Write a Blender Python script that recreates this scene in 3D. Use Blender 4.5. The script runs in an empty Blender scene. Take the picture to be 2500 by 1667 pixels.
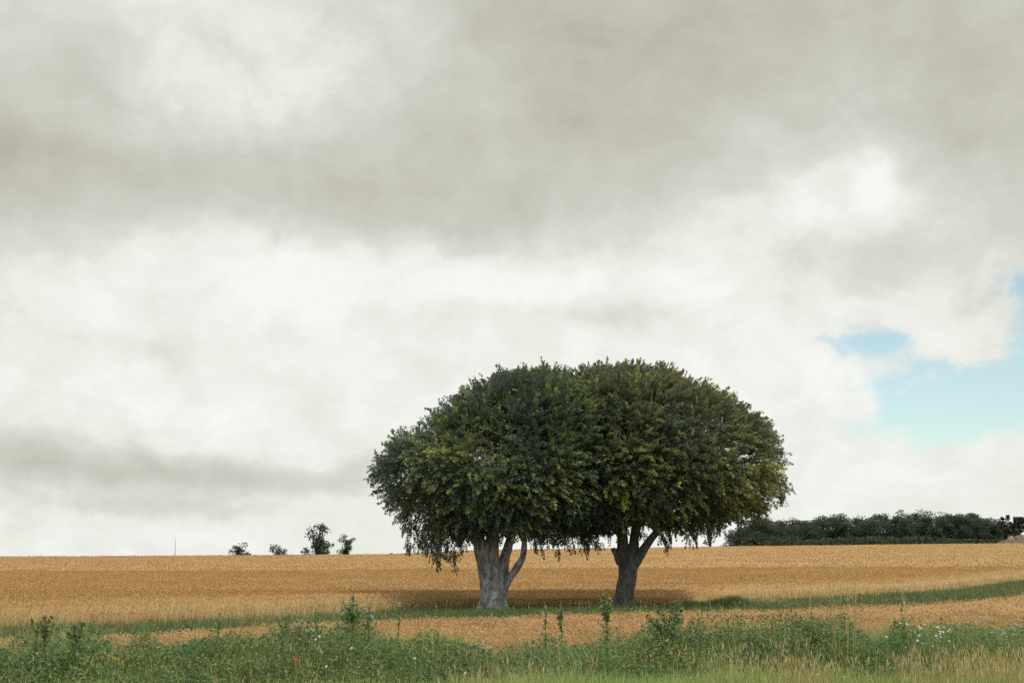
import bpy, math, random
import numpy as np
from mathutils import Vector, noise as mnoise

random.seed(7)
rng = np.random.default_rng(7)
R = math.radians
S = bpy.context.scene
COL = S.collection

# ------------------------------------------------------------------ camera
FPX = 3472.2                       # focal length in photo pixels (50 mm on 36 mm, 2500 px wide)
HZ = 1380.0                        # eye level in the photo
EYE = 2.1
PITCH = math.atan((HZ - 833.5) / FPX)
cam_d = bpy.data.cameras.new('camera'); cam = bpy.data.objects.new('camera', cam_d); COL.objects.link(cam)
cam_d.lens = 50; cam_d.sensor_width = 36; cam_d.clip_end = 5000; cam_d.clip_start = 0.1
cam.location = (0, 0, EYE); cam.rotation_euler = (R(90) + PITCH, 0, 0)
S.camera = cam

def ray(px, py):
    u, v = (px - 1250) / FPX, (833.5 - py) / FPX
    c, s = math.cos(PITCH), math.sin(PITCH)
    return Vector((u, c - s * v, s + c * v))
def at(px, py, Y):
    d = ray(px, py); return Vector((0, 0, EYE)) + d * (Y / d.y)
def azel(px, py):
    d = ray(px, py).normalized()
    return math.degrees(math.atan2(d.x, d.y)), math.degrees(math.asin(d.z))

# ------------------------------------------------------------------ exposure
S.view_settings.view_transform = 'Standard'
S.view_settings.look = 'None'
S.view_settings.exposure = 0
S.view_settings.gamma = 1
S.render.engine = 'CYCLES'
S.cycles.use_denoising = False
S.cycles.max_bounces = 6
S.cycles.diffuse_bounces = 5
S.cycles.transparent_max_bounces = 4
S.cycles.filter_width = 1.5

# ------------------------------------------------------------------ node helper
class NT:
    def __init__(s, tree): s.t = tree; s.n = tree.nodes; s.l = tree.links
    def put(s, sock, v):
        if v is None: return
        if hasattr(v, 'is_output'): s.l.new(v, sock)
        else: sock.default_value = v
    def node(s, typ, ins=None, **kw):
        n = s.n.new(typ)
        for k, v in kw.items(): setattr(n, k, v)
        for k, v in (ins or {}).items(): s.put(n.inputs[k], v)
        return n
    def math(s, op, a, b=None, c=None, clamp=False):
        n = s.n.new('ShaderNodeMath'); n.operation = op; n.use_clamp = clamp
        for i, v in enumerate((a, b, c)): s.put(n.inputs[i], v)
        return n.outputs[0]
    def vmath(s, op, a, b=None, c=None, out=0):
        n = s.n.new('ShaderNodeVectorMath'); n.operation = op
        for i, v in enumerate((a, b, c)): s.put(n.inputs[i], v)
        return n.outputs[out]
    def mix(s, fac, a, b, blend='MIX'):
        n = s.n.new('ShaderNodeMix'); n.data_type = 'RGBA'; n.blend_type = blend
        s.put(n.inputs[0], fac); s.put(n.inputs[6], a); s.put(n.inputs[7], b)
        return n.outputs[2]
    def ramp(s, fac, stops, interp='LINEAR'):
        n = s.n.new('ShaderNodeValToRGB'); r = n.color_ramp; r.interpolation = interp
        while len(r.elements) < len(stops): r.elements.new(0.5)
        for e, (p, c) in zip(r.elements, stops):
            e.position = p; e.color = (*c, 1) if len(c) == 3 else c
        s.put(n.inputs[0], fac); return n.outputs[0]
    def noise(s, vec, scale, detail=3, rough=0.55, dist=0, out=0):
        n = s.node('ShaderNodeTexNoise', {'Scale': scale, 'Detail': detail, 'Roughness': rough, 'Distortion': dist})
        if vec is not None: s.l.new(vec, n.inputs['Vector'])
        return n.outputs[out]

# ------------------------------------------------------------------ sky (physical blue sky seen through broken cloud)
SUN_DIR = Vector((0.34, -0.50, 0.98)).normalized()     # towards the sun: high, right of and behind the camera
W = bpy.data.worlds.new('World'); S.world = W; W.use_nodes = True
W.node_tree.nodes.clear()
w = NT(W.node_tree)
out = w.node('ShaderNodeOutputWorld'); bg = w.node('ShaderNodeBackground', {'Strength': 0.1})
w.l.new(bg.outputs[0], out.inputs[0])
sky = w.node('ShaderNodeTexSky', sky_type='NISHITA', sun_disc=False, sun_elevation=math.asin(SUN_DIR.z),
             sun_rotation=math.atan2(SUN_DIR.x, SUN_DIR.y), air_density=1.0, dust_density=0.6, ozone_density=1.0)
gen = w.node('ShaderNodeTexCoord').outputs['Generated']
nrm = w.vmath('NORMALIZE', gen)
sep = w.node('ShaderNodeSeparateXYZ', {0: nrm}).outputs
az = w.math('MULTIPLY', w.math('ARCTAN2', sep[0], sep[1]), 57.29578)
el = w.math('MULTIPLY', w.math('ARCSINE', sep[2]), 57.29578)
p0 = w.node('ShaderNodeCombineXYZ', {0: az, 1: el, 2: 0.0}).outputs[0]
# cloud deck: noise stretched the way a flat layer is seen towards the horizon
zc = w.math('ADD', w.math('MAXIMUM', sep[2], 0.0), 0.16)
deck = w.vmath('MULTIPLY', w.node('ShaderNodeCombineXYZ', {0: w.math('DIVIDE', sep[0], zc), 1: w.math('DIVIDE', sep[1], zc), 2: 0.0}).outputs[0], (1, .8, 1))
wn = w.vmath('SUBTRACT', w.noise(p0, 0.11, 5, 0.62, out=1), (.5, .5, .5))
p = w.vmath('ADD', p0, w.vmath('MULTIPLY', wn, (7.0, 4.6, 0)))
n1 = w.math('SUBTRACT', w.noise(deck, 1.4, 6, 0.6), 0.5)
n2 = w.math('SUBTRACT', w.noise(p0, 0.32, 6, 0.6, 0.4), 0.5)

def blobsum(lst, start, pv):
    acc = start
    for (px, py, sx, sy, amp) in lst:
        px *= 1.063; py *= 1.063
        a, e = azel(px, py)
        ia, ie = 1.0 / (sx * 1.063 / FPX * 57.3), 1.0 / (sy * 1.063 / FPX * 57.3)
        q = w.vmath('MULTIPLY_ADD', pv, (ia, ie, 0), (-a * ia, -e * ie, 0))
        d = w.vmath('DOT_PRODUCT', q, q, out=1)
        g = w.math('EXPONENT', w.math('MULTIPLY', d, -1.0))
        acc = w.math('MULTIPLY_ADD', g, amp, acc)
    return acc
# (x, y, width, height, amount) in degrees converted from where the cloud masses stand; + = thick grey, - = thin bright
grey = [(1300, 40, 460, 200, .54), (1950, 20, 480, 190, .56), (1150, 330, 420, 190, .38), (1500, 300, 330, 180, .34),
        (250, 390, 420, 150, .50), (800, 420, 300, 130, .30), (2330, 240, 230, 230, .50), (1050, 500, 330, 80, .28),
        (60, 120, 220, 170, .30), (-300, 350, 400, 250, .5), (520, 1085, 470, 42, .46), (50, 1065, 330, 60, .32), (330, 1165, 300, 30, .28),
        (1350, 740, 330, 40, .17), (2100, 560, 300, 60, .22), (450, 800, 300, 40, .12), (1900, 640, 250, 70, .20), (120, 1010, 260, 40, .12),
        (560, 90, 300, 120, .10), (740, 140, 90, 90, -.14), (2015, 400, 60, 75, -.34), (1800, 480, 150, 80, -.14), (1930, 300, 260, 130, .16),
        (600, 640, 330, 60, -.16), (1150, 660, 260, 50, -.22), (2700, 600, 300, 500, .3), (1250, -500, 1500, 330, .45)]
g = blobsum(grey, 0.10, p)
n3 = w.math('SUBTRACT', w.noise(w.vmath('MULTIPLY', p, (.42, 1.0, 1)), 0.55, 7, 0.62, 0.7), 0.5)
n4 = w.math('SUBTRACT', w.noise(w.vmath('MULTIPLY', p0, (.55, 1.0, 1)), 1.3, 6, 0.62, 0.6), 0.5)
g = w.math('ADD', g, w.math('MULTIPLY_ADD', n1, 0.40, w.math('MULTIPLY_ADD', n2, 0.42, w.math('MULTIPLY', n3, 0.30))))
cloud = w.ramp(g, [(0.0, (.93, .93, .885)), (0.20, (.825, .83, .77)), (0.34, (.705, .71, .65)), (0.55, (.61, .615, .54)), (0.85, (.520, .500, .43)), (1.0, (.46, .435, .385))])
lum = w.math('MULTIPLY_ADD', n4, 0.05, w.math('MULTIPLY_ADD', n2, -0.10, w.math('MULTIPLY_ADD', n3, -0.05, 1.0)))
cl10 = w.vmath('SCALE', w.vmath('MULTIPLY', cloud, (10, 10, 10))); w.put(cl10.node.inputs[3], lum)
blue = [(2025, 778, 95, 42, 1.6), (1950, 775, 70, 16, .6), (2345, 655, 50, 34, 1.2), (2270, 920, 250, 75, 1.7), (2120, 970, 165, 50, 1.1), (2350, 780, 55, 110, 1.0),
        (2120, 850, 150, 26, .6), (2040, 890, 80, 24, .5), (1790, 905, 60, 14, .25), (2170, 700, 90, 40, -.6), (2190, 772, 105, 42, -1.5), (1960, 935, 80, 30, -.9), (2320, 1030, 90, 30, -.5), (2600, 900, 250, 120, .9)]
bp = w.vmath('ADD', p0, w.vmath('MULTIPLY', w.vmath('SUBTRACT', w.noise(p0, 0.55, 7, 0.66, out=1), (.5, .5, .5)), (3.4, 1.9, 0)))
b = blobsum(blue, 0.0, bp)
b = w.math('MULTIPLY', b, w.math('MULTIPLY_ADD', n2, 1.2, w.math('MULTIPLY_ADD', n4, 2.4, 1.0)))
gap = w.node('ShaderNodeMapRange', {0: b, 1: 0.02, 2: 1.55, 3: 0.0, 4: 0.90}, interpolation_type='SMOOTHSTEP').outputs[0]
w.put(bg.inputs[0], w.mix(gap, cl10, w.vmath('MULTIPLY', sky.outputs[0], (1.52, 1.58, 1.38))))

sun_d = bpy.data.lights.new('sun', 'SUN'); sun = bpy.data.objects.new('sun', sun_d); COL.objects.link(sun)
sun_d.energy = 2.1; sun_d.angle = R(11); sun_d.color = (1, .94, .84)
sun.rotation_euler = SUN_DIR.to_track_quat('Z', 'Y').to_euler()

# ------------------------------------------------------------------ materials
def material(name):
    m = bpy.data.materials.new(name); m.use_nodes = True; m.node_tree.nodes.clear()
    return m, NT(m.node_tree)
def finish(m, t, color, rough=.7, spec=.25, transl=0, bump=None, bstr=.4, bdist=.02, tcol=None):
    o = t.node('ShaderNodeOutputMaterial')
    pr = t.node('ShaderNodeBsdfPrincipled', {'Roughness': rough, 'Specular IOR Level': spec}); t.put(pr.inputs['Base Color'], color)
    if bump is not None:
        bn = t.node('ShaderNodeBump', {'Strength': bstr, 'Distance': bdist}); t.put(bn.inputs['Height'], bump)
        t.l.new(bn.outputs[0], pr.inputs['Normal'])
    sh = pr.outputs[0]
    if transl:
        tr = t.node('ShaderNodeBsdfTranslucent'); t.put(tr.inputs[0], tcol if tcol is not None else color)
        sh = t.node('ShaderNodeMixShader', {0: transl, 1: pr.outputs[0], 2: tr.outputs[0]}).outputs[0]
    t.l.new(sh, o.inputs[0]); return m
def leafy(name, stops, patch=None, pscale=.5, plo=.45, phi=.62, transl=.25, rough=.5, spec=.3, bias=None):
    """tint attribute through a colour ramp; patch = colour of the places where a soft 3-D noise is high"""
    m, t = material(name)
    ti = t.node('ShaderNodeAttribute', attribute_name='tint').outputs['Fac']
    c = t.ramp(ti, stops)
    if patch:
        pos = t.node('ShaderNodeTexCoord').outputs['Object']
        nf = t.noise(pos, pscale, 3)
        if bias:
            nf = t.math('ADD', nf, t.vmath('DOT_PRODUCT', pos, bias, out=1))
        f = t.node('ShaderNodeMapRange', {0: nf, 1: plo, 2: phi}).outputs[0]
        c = t.mix(t.math('MULTIPLY', f, t.math('MULTIPLY_ADD', ti, .7, .3)), c, (*patch, 1))
    return finish(m, t, c, rough, spec, transl)
def plain(name, c, rough=.6, spec=.25, transl=0, vary=.25, scale=30):
    m, t = material(name)
    pos = t.node('ShaderNodeTexCoord').outputs['Object']
    f = t.noise(pos, scale, 3)
    c2 = tuple(v * (1 - vary) for v in c)
    return finish(m, t, t.mix(f, (*c2, 1), (*[min(1, v * (1 + vary)) for v in c], 1)), rough, spec, transl)

M_beech_l = leafy('beech_leaf', [(0, (.082, .122, .112)), (.45, (.125, .180, .116)), (.75, (.22, .28, .12)), (1, (.42, .46, .14))], (.20, .215, .090), .55, .55, .75, transl=.38)
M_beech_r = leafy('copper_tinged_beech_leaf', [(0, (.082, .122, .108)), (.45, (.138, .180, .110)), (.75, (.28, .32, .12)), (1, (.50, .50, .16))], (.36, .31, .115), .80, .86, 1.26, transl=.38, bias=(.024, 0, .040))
M_far_leaf = leafy('far_leaf', [(0, (.070, .100, .078)), (.5, (.088, .120, .080)), (1, (.12, .15, .078))], (.15, .15, .070), .12, .5, .7, transl=.35, rough=.85, spec=.08)
M_far_pale = leafy('pale_far_leaf', [(0, (.035, .055, .018)), (1, (.10, .13, .035))], transl=.15)
M_far_red = leafy('dull_far_leaf', [(0, (.022, .024, .022)), (1, (.05, .045, .04))], transl=.1)
M_grass = leafy('meadow_grass', [(0, (.085, .165, .065)), (.45, (.155, .28, .085)), (.8, (.26, .37, .11)), (1, (.50, .45, .21))], (.34, .36, .14), .45, .55, .72, transl=.3)
M_fresh = leafy('fresh_grass', [(0, (.15, .28, .07)), (.6, (.29, .42, .11)), (1, (.54, .54, .21))], (.48, .46, .18), .6, .5, .7, transl=.3)
M_dry = leafy('dry_grass', [(0, (.26, .27, .10)), (.5, (.50, .42, .19)), (1, (.72, .58, .32))], transl=.25, rough=.6)
M_weed = leafy('weed_leaf', [(0, (.066, .125, .070)), (.55, (.125, .215, .080)), (1, (.28, .35, .11))], (.26, .27, .090), .9, .46, .66, transl=.25)
M_margin = leafy('margin_grass', [(0, (.075, .13, .050)), (.6, (.135, .20, .068)), (1, (.26, .27, .11))], (.25, .22, .10), .16, .54, .7, transl=.3)
M_oat = leafy('oat_stalk', [(0, (.27, .18, .085)), (.5, (.54, .36, .180)), (1, (.76, .56, .32))], (.36, .36, .15), .5, .56, .78, transl=.2, rough=.65)
M_track_shade = leafy('track_shade_wheat', [(0, (.15, .10, .040)), (1, (.30, .19, .075))], transl=.2, rough=.7)  # dark stalk colour holds the shade of the wheel tracks
M_wheat = leafy('wheat_stalk', [(0, (.30, .18, .066)), (.5, (.44, .275, .112)), (1, (.64, .45, .22))], (.55, .40, .19), .1, .5, .7, transl=.2, rough=.65)

def bark_mat(name, lo, hi, dark):
    m, t = material(name)
    pos = t.node('ShaderNodeTexCoord').outputs['Object']
    a = t.noise(t.vmath('MULTIPLY', pos, (3.2, 3.2, .9)), 1.5, 6, .65, .6)
    c = t.ramp(a, [(.32, dark), (.47, lo), (.68, hi)])
    b_ = t.noise(t.vmath('MULTIPLY', pos, (1, 1, .45)), 7, 6, .7, .5)
    c = t.mix(t.node('ShaderNodeMapRange', {0: b_, 1: .5, 2: .7}).outputs[0], c, (*dark, 1))
    return finish(m, t, c, .85, .15, 0, t.math('ADD', a, b_), .8, .06)
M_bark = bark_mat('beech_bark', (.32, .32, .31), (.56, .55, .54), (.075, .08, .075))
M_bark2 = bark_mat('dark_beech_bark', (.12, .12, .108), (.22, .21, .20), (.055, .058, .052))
M_twig = plain('twig', (.05, .045, .035))
M_stem_g = plain('green_stem', (.11, .17, .06)); M_stem_b = plain('brown_stem', (.18, .12, .065)); M_straw = plain('straw_stem', (.36, .27, .12))
M_white = plain('white_petal', (.62, .62, .57), transl=.3, vary=.05); M_cream = plain('cream_floret', (.55, .52, .34), transl=.2, vary=.15)
M_fluff = plain('thistle_down', (.66, .62, .55), rough=.9, transl=.3, vary=.12)
M_yel = plain('yellow_petal', (.72, .42, .04), transl=.3, vary=.15); M_red = plain('poppy_petal', (.80, .075, .018), transl=.35, vary=.1)
M_head = plain('brown_seed_head', (.17, .115, .065), rough=.85); M_purple = plain('mauve_floret', (.30, .14, .18))
M_dark = plain('dark_centre', (.03, .03, .025)); M_mast = plain('mast_metal', (.5, .5, .5), rough=.5)

def ground_mat():
    m, t = material('soil_and_turf')
    pos = t.node('ShaderNodeTexCoord').outputs['Object']
    a = t.noise(pos, .6, 6, .65); b_ = t.noise(pos, 9, 5, .7)
    c = t.mix(t.node('ShaderNodeMapRange', {0: a, 1: .4, 2: .62}).outputs[0], (.045, .062, .022, 1), (.085, .072, .035, 1))
    c = t.mix(t.math('MULTIPLY', b_, .6), c, (.028, .030, .014, 1))
    return finish(m, t, c, .95, .1, 0, b_, .7, .06)
def crop_mat(name, base, lo, hi, pale, sc):
    m, t = material(name)
    pos = t.node('ShaderNodeTexCoord').outputs['Object']
    fine = t.noise(t.vmath('MULTIPLY', pos, (1, .35, 1)), sc, 4, .75)
    bl = t.noise(t.vmath('MULTIPLY', pos, (.012, .055, .05)), 1, 5, .6, .8)
    st = t.noise(t.vmath('MULTIPLY', pos, (.03, .22, .2)), 1, 5, .65, 1.0)
    c = t.ramp(fine, [(.30, lo), (.5, base), (.72, hi)])
    c = t.mix(t.math('MULTIPLY', t.node('ShaderNodeMapRange', {0: bl, 1: .47, 2: .7}).outputs[0], .55), c, (*pale, 1))
    c = t.mix(t.math('MULTIPLY', t.node('ShaderNodeMapRange', {0: st, 1: .52, 2: .72}).outputs[0], .42), c, (*lo, 1))
    # tramlines: the wheel tracks of the sprayer curve away over the field, their groove shade painted in
    sp = t.node('ShaderNodeSeparateXYZ', {0: t.vmath('ADD', pos, t.vmath('MULTIPLY', t.noise(pos, .012, 2, out=1), (26, 26, 0)))}).outputs
    q = t.math('ADD', t.math('MULTIPLY', sp[0], -.38), sp[1])
    ln = t.math('PINGPONG', q, 13.0)
    tr = t.node('ShaderNodeMapRange', {0: ln, 1: .9, 2: .15}, interpolation_type='SMOOTHSTEP').outputs[0]
    tr = t.math('MULTIPLY', tr, t.node('ShaderNodeMapRange', {0: st, 1: .42, 2: .60}).outputs[0])
    c = t.mix(t.math('MULTIPLY', tr, .50), c, tuple(v * .55 for v in base) + (1,))
    return finish(m, t, c, .9, .1, 0, fine, .9, .12)
M_ground = ground_mat()
M_wheat_top = crop_mat('ripe_wheat', (.415, .265, .118), (.365, .225, .095), (.475, .305, .132), (.47, .305, .130), 3.0)
M_oat_top = crop_mat('ripe_oats', (.49, .335, .165), (.30, .20, .095), (.62, .45, .25), (.48, .39, .18), 4.0)

# ------------------------------------------------------------------ object helpers
def tag(o, label=None, cat=None, group=None, kind=None):
    if label: o['label'] = label
    if cat: o['category'] = cat
    if group: o['group'] = group
    if kind: o['kind'] = kind
    return o
def empty(name, loc, label, cat, group=None):
    o = bpy.data.objects.new(name, None); o.empty_display_size = .2; COL.objects.link(o); o.location = loc
    return tag(o, label, cat, group)
class MB:
    """collects quads with a per-vertex tint and a material index"""
    def __init__(s): s.v = []; s.f = []; s.t = []; s.m = []; s.n = 0
    def add(s, v, f, tint=.5, mat=0):
        v = np.asarray(v, dtype=np.float32).reshape(-1, 3); f = np.asarray(f, dtype=np.int32).reshape(-1, 4)
        s.v.append(v); s.f.append(f + s.n); s.n += len(v)
        s.t.append(np.broadcast_to(np.asarray(tint, dtype=np.float32), (len(v),)).copy()); s.m.append(np.full(len(f), mat, dtype=np.int32))
    def cards(s, quads, tint, mat=0):
        """quads (n,4,3), tint (n,)"""
        n = len(quads)
        s.add(quads.reshape(-1, 3), np.arange(n * 4).reshape(n, 4), np.repeat(tint, 4), mat)
    def tube(s, pts, rad, seg=6, tint=.5, mat=0):
        pts = [Vector(p_) for p_ in pts]; V = []
        up = Vector((.3, .9, .2))
        for i, p_ in enumerate(pts):
            d = (pts[min(i + 1, len(pts) - 1)] - pts[max(i - 1, 0)]).normalized()
            a = d.cross(up).normalized(); b2 = d.cross(a)
            for k in range(seg):
                an = 2 * math.pi * k / seg
                V.append(p_ + (a * math.cos(an) + b2 * math.sin(an)) * rad[i])
        F = []
        for i in range(len(pts) - 1):
            for k in range(seg):
                F.append((i * seg + k, i * seg + (k + 1) % seg, (i + 1) * seg + (k + 1) % seg, (i + 1) * seg + k))
        c0 = len(V); V.append(pts[0]); V.append(pts[-1])
        for k in range(0, seg, 2):
            F.append((c0, (k + 2) % seg, (k + 1) % seg, k)); e = (len(pts) - 1) * seg
            F.append((c0 + 1, e + k, e + (k + 1) % seg, e + (k + 2) % seg))
        s.add([tuple(x) for x in V], F, tint, mat)
    def build(s, name, mats, parent=None, smooth=False):
        v = np.concatenate(s.v); f = np.concatenate(s.f); ti = np.concatenate(s.t); mi = np.concatenate(s.m)
        me = bpy.data.meshes.new(name)
        me.vertices.add(len(v)); me.vertices.foreach_set('co', v.ravel())
        me.loops.add(len(f) * 4); me.loops.foreach_set('vertex_index', f.ravel())
        me.polygons.add(len(f)); me.polygons.foreach_set('loop_start', np.arange(0, len(f) * 4, 4, dtype=np.int32))
        me.polygons.foreach_set('loop_total', np.full(len(f), 4, dtype=np.int32))
        me.polygons.foreach_set('material_index', mi)
        if smooth: me.polygons.foreach_set('use_smooth', np.ones(len(f), dtype=bool))
        for m in (mats if isinstance(mats, (list, tuple)) else [mats]): me.materials.append(m)
        a = me.attributes.new('tint', 'FLOAT', 'POINT'); a.data.foreach_set('value', ti)
        me.update(calc_edges=True)
        o = bpy.data.objects.new(name, me); COL.objects.link(o)
        if parent: o.parent = parent
        return o
def interp(tab, x): return np.interp(x, [a for a, _ in tab], [b_ for _, b_ in tab])
def nrmz(a): return a / np.maximum(np.linalg.norm(a, axis=-1, keepdims=True), 1e-9)

# cheap vectorised value noise in 2-D, 0..1
_G = rng.random((256, 256))
def vn(x, y, s=1.0, o=0):
    x = np.asarray(x) * s + 37.2 + o * 17.7; y = np.asarray(y) * s + 11.9 + o * 5.3
    i, j = np.floor(x).astype(int), np.floor(y).astype(int); fx, fy = x - i, y - j
    fx = fx * fx * (3 - 2 * fx); fy = fy * fy * (3 - 2 * fy)
    g = lambda a, b_: _G[a % 256, b_ % 256]
    return (g(i, j) * (1 - fx) + g(i + 1, j) * fx) * (1 - fy) + (g(i, j + 1) * (1 - fx) + g(i + 1, j + 1) * fx) * fy

# ------------------------------------------------------------------ terrain
YR = 260.0; Y0 = 76.0; WH = .72; OH = .42
RIDGE = [(-400, 1362), (0, 1358), (300, 1356.5), (950, 1352), (1170, 1342), (1500, 1337.5), (1790, 1333), (2120, 1329), (2500, 1325.5), (3000, 1320)]
def px_of(x, y): return 1250 + FPX * 1.0154 * x / y
_rc = [(a, at(1250, b_, YR).z - WH) for a, b_ in RIDGE]
def terr(x, y):
    x = np.asarray(x, dtype=float); y = np.asarray(y, dtype=float)
    zr = interp(_rc, px_of(x, YR) )
    t = np.clip((y - Y0) / (YR - Y0), 0, 1.6)
    up = zr * np.where(t < 1, t ** 1.12, 1)
    dn = zr - .045 * (y - YR) - .0
    z = np.where(y > YR, np.maximum(dn, -4.0), up)
    z = z + .05 * (vn(x, y, .12) - .5) * np.clip((y - 15) / 20, 0, 1)
    return z
def hit(px, py, h=0.0):
    d = ray(px, py); y = 15.0
    while y < 255:
        s = y / d.y
        if EYE + d.z * s <= float(terr(d.x * s, y)) + h: break
        y += .25
    return y
PXS = list(range(-300, 2801, 50))
def edge_table(tab, h): return [(p_, hit(p_, float(interp(tab, p_)), h)) for p_ in PXS]
WHEAT_EDGE = edge_table([(-300, 1552), (0, 1541), (400, 1527), (700, 1514), (950, 1500), (1150, 1486), (1650, 1484), (1800, 1474), (2000, 1466), (2200, 1455), (2350, 1441), (2500, 1421), (2800, 1395)], 0)
OAT_EDGE = edge_table([(-300, 1575), (0, 1562), (250, 1553), (500, 1538), (750, 1522), (1000, 1512), (1250, 1506), (1500, 1497), (1750, 1489), (2000, 1481), (2250, 1471), (2400, 1460), (2500, 1448), (2800, 1415)], OH)
VERGE_EDGE = [(-300, 25), (0, 25.5), (700, 26.5), (1250, 26.5), (1700, 29), (2000, 30), (2500, 33), (2800, 34)]
def yw(x, y): return interp(WHEAT_EDGE, px_of(x, y))
def yo(x, y): return interp(OAT_EDGE, px_of(x, y))
def yv(x, y): return interp(VERGE_EDGE, px_of(x, y))

def grid_sheet(mb, us, ys_of, hfun, mat=0):
    """us = photo columns, ys_of(px) -> distances; a sheet hfun above the terrain"""
    rows = [ys_of(u_) for u_ in us]; n = len(rows[0]); V = []
    X = []; Y = []
    for u_, r_ in zip(us, rows):
        for y in r_: X.append((u_ - 1250) / (FPX * 1.0154) * y); Y.append(y)
    X = np.array(X); Y = np.array(Y)
    Z = terr(X, Y) + hfun(X, Y)
    V = np.stack([X, Y, Z], 1); F = []
    for i in range(len(us) - 1):
        for j in range(n - 1):
            a = i * n + j; F.append((a, a + n, a + n + 1, a + 1))
    mb.add(V, F, .5, mat)

# ground: one sheet, from behind the camera to the horizon
xs = np.concatenate([np.linspace(-1500, -130, 16), np.arange(-120, 121, 2.0), np.linspace(130, 1500, 16)])
ys = np.concatenate([np.linspace(-60, 10, 8), np.arange(12, 120, 1.5), np.arange(120, 300, 6), np.linspace(310, 2500, 24)])
XX, YY = np.meshgrid(xs, ys, indexing='ij'); ZZ = terr(XX, YY)
mb = MB(); n = len(ys)
I = np.arange(len(xs) - 1)[:, None] * n + np.arange(n - 1)[None, :]
mb.add(np.stack([XX, YY, ZZ], -1).reshape(-1, 3), np.stack([I, I + n, I + n + 1, I + 1], -1).reshape(-1, 4))
tag(mb.build('ground', M_ground, smooth=True), kind='structure')

# ------------------------------------------------------------------ scatter helpers
def scatter(n, y0, y1, keep, pxr=(-120, 2620), power=1.0):
    """n points spread over the wedge of ground between y0 and y1 (area-uniform for power 1), where keep(x,y) >= random"""
    y = (y0 ** (1 + power) + rng.random(n) * (y1 ** (1 + power) - y0 ** (1 + power))) ** (1 / (1 + power))
    px = rng.uniform(pxr[0], pxr[1], n)
    x = (px - 1250) / (FPX * 1.0154) * y
    k = keep(x, y, px); k = k >= rng.random(n)
    return x[k], y[k], px[k]
def blades(mb, x, y, z, h, wd, bend, tint, mat=0, segs=2, lean=None):
    n = len(x)
    a = rng.uniform(0, 2 * np.pi, n); d = np.stack([np.cos(a), np.sin(a), 0 * a], 1)
    if lean is not None: d = nrmz(d + np.array(lean))
    fa = rng.uniform(0, np.pi, n); sd = np.stack([np.cos(fa), np.sin(fa) * .6, 0 * a], 1)
    P = np.zeros((n, segs + 1, 2, 3)); base = np.stack([x, y, z], 1)
    for i in range(segs + 1):
        t = i / segs
        c = base + d * (bend * h * t ** 2)[:, None]; c[:, 2] += h * t * (1 - .35 * bend * t)
        w_ = wd * (1 - t) ** .7 * .5 + wd * .06
        P[:, i, 0] = c - sd * w_[:, None]; P[:, i, 1] = c + sd * w_[:, None]
    k = (segs + 1) * 2; F = []
    for i in range(segs): F.append((2 * i, 2 * i + 1, 2 * i + 3, 2 * i + 2))
    F = (np.arange(n)[:, None, None] * k + np.array(F)[None]).reshape(-1, 4)
    mb.add(P.reshape(-1, 3), F, np.repeat(tint, k), mat)
    tip = base + d * (bend * h)[:, None]; tip[:, 2] = base[:, 2] + h * (1 - .35 * bend)
    return tip, d
def heads(mb, tip, length, wd, tint, mat=0, droop=.4):
    """slim spikelet on a stalk tip: two crossed slim rhombs"""
    n = len(tip); a = rng.uniform(0, 2 * np.pi, n)
    d = nrmz(np.stack([np.cos(a) * droop, np.sin(a) * droop, np.full(n, 1.0) - 1.2 * droop * rng.random(n)], 1))
    for k in range(2):
        s_ = nrmz(np.cross(d, np.stack([np.cos(a + k * 1.57), np.sin(a + k * 1.57), 0 * a + .1], 1)))
        q = np.stack([tip, tip + d * (length * .45)[:, None] + s_ * wd[:, None], tip + d * length[:, None], tip + d * (length * .45)[:, None] - s_ * wd[:, None]], 1)
        mb.cards(q, tint, mat)
def leafcards(mb, c, size, tint, mat=0, flat=.5, aspect=.55):
    """rhombic leaves at c with random directions; flat = how level they lie"""
    n = len(c); d = rng.normal(size=(n, 3)); d[:, 2] *= (1 - flat * .6); d = nrmz(d)
    s_ = rng.normal(size=(n, 3)); s_[:, 2] *= (1 - flat); s_ = nrmz(np.cross(np.cross(d, s_), d))
    L = size[:, None]
    q = np.stack([c - d * L * .5, c + s_ * L * aspect * .5, c + d * L * .5, c - s_ * L * aspect * .5], 1)
    mb.cards(q, tint, mat)

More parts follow.
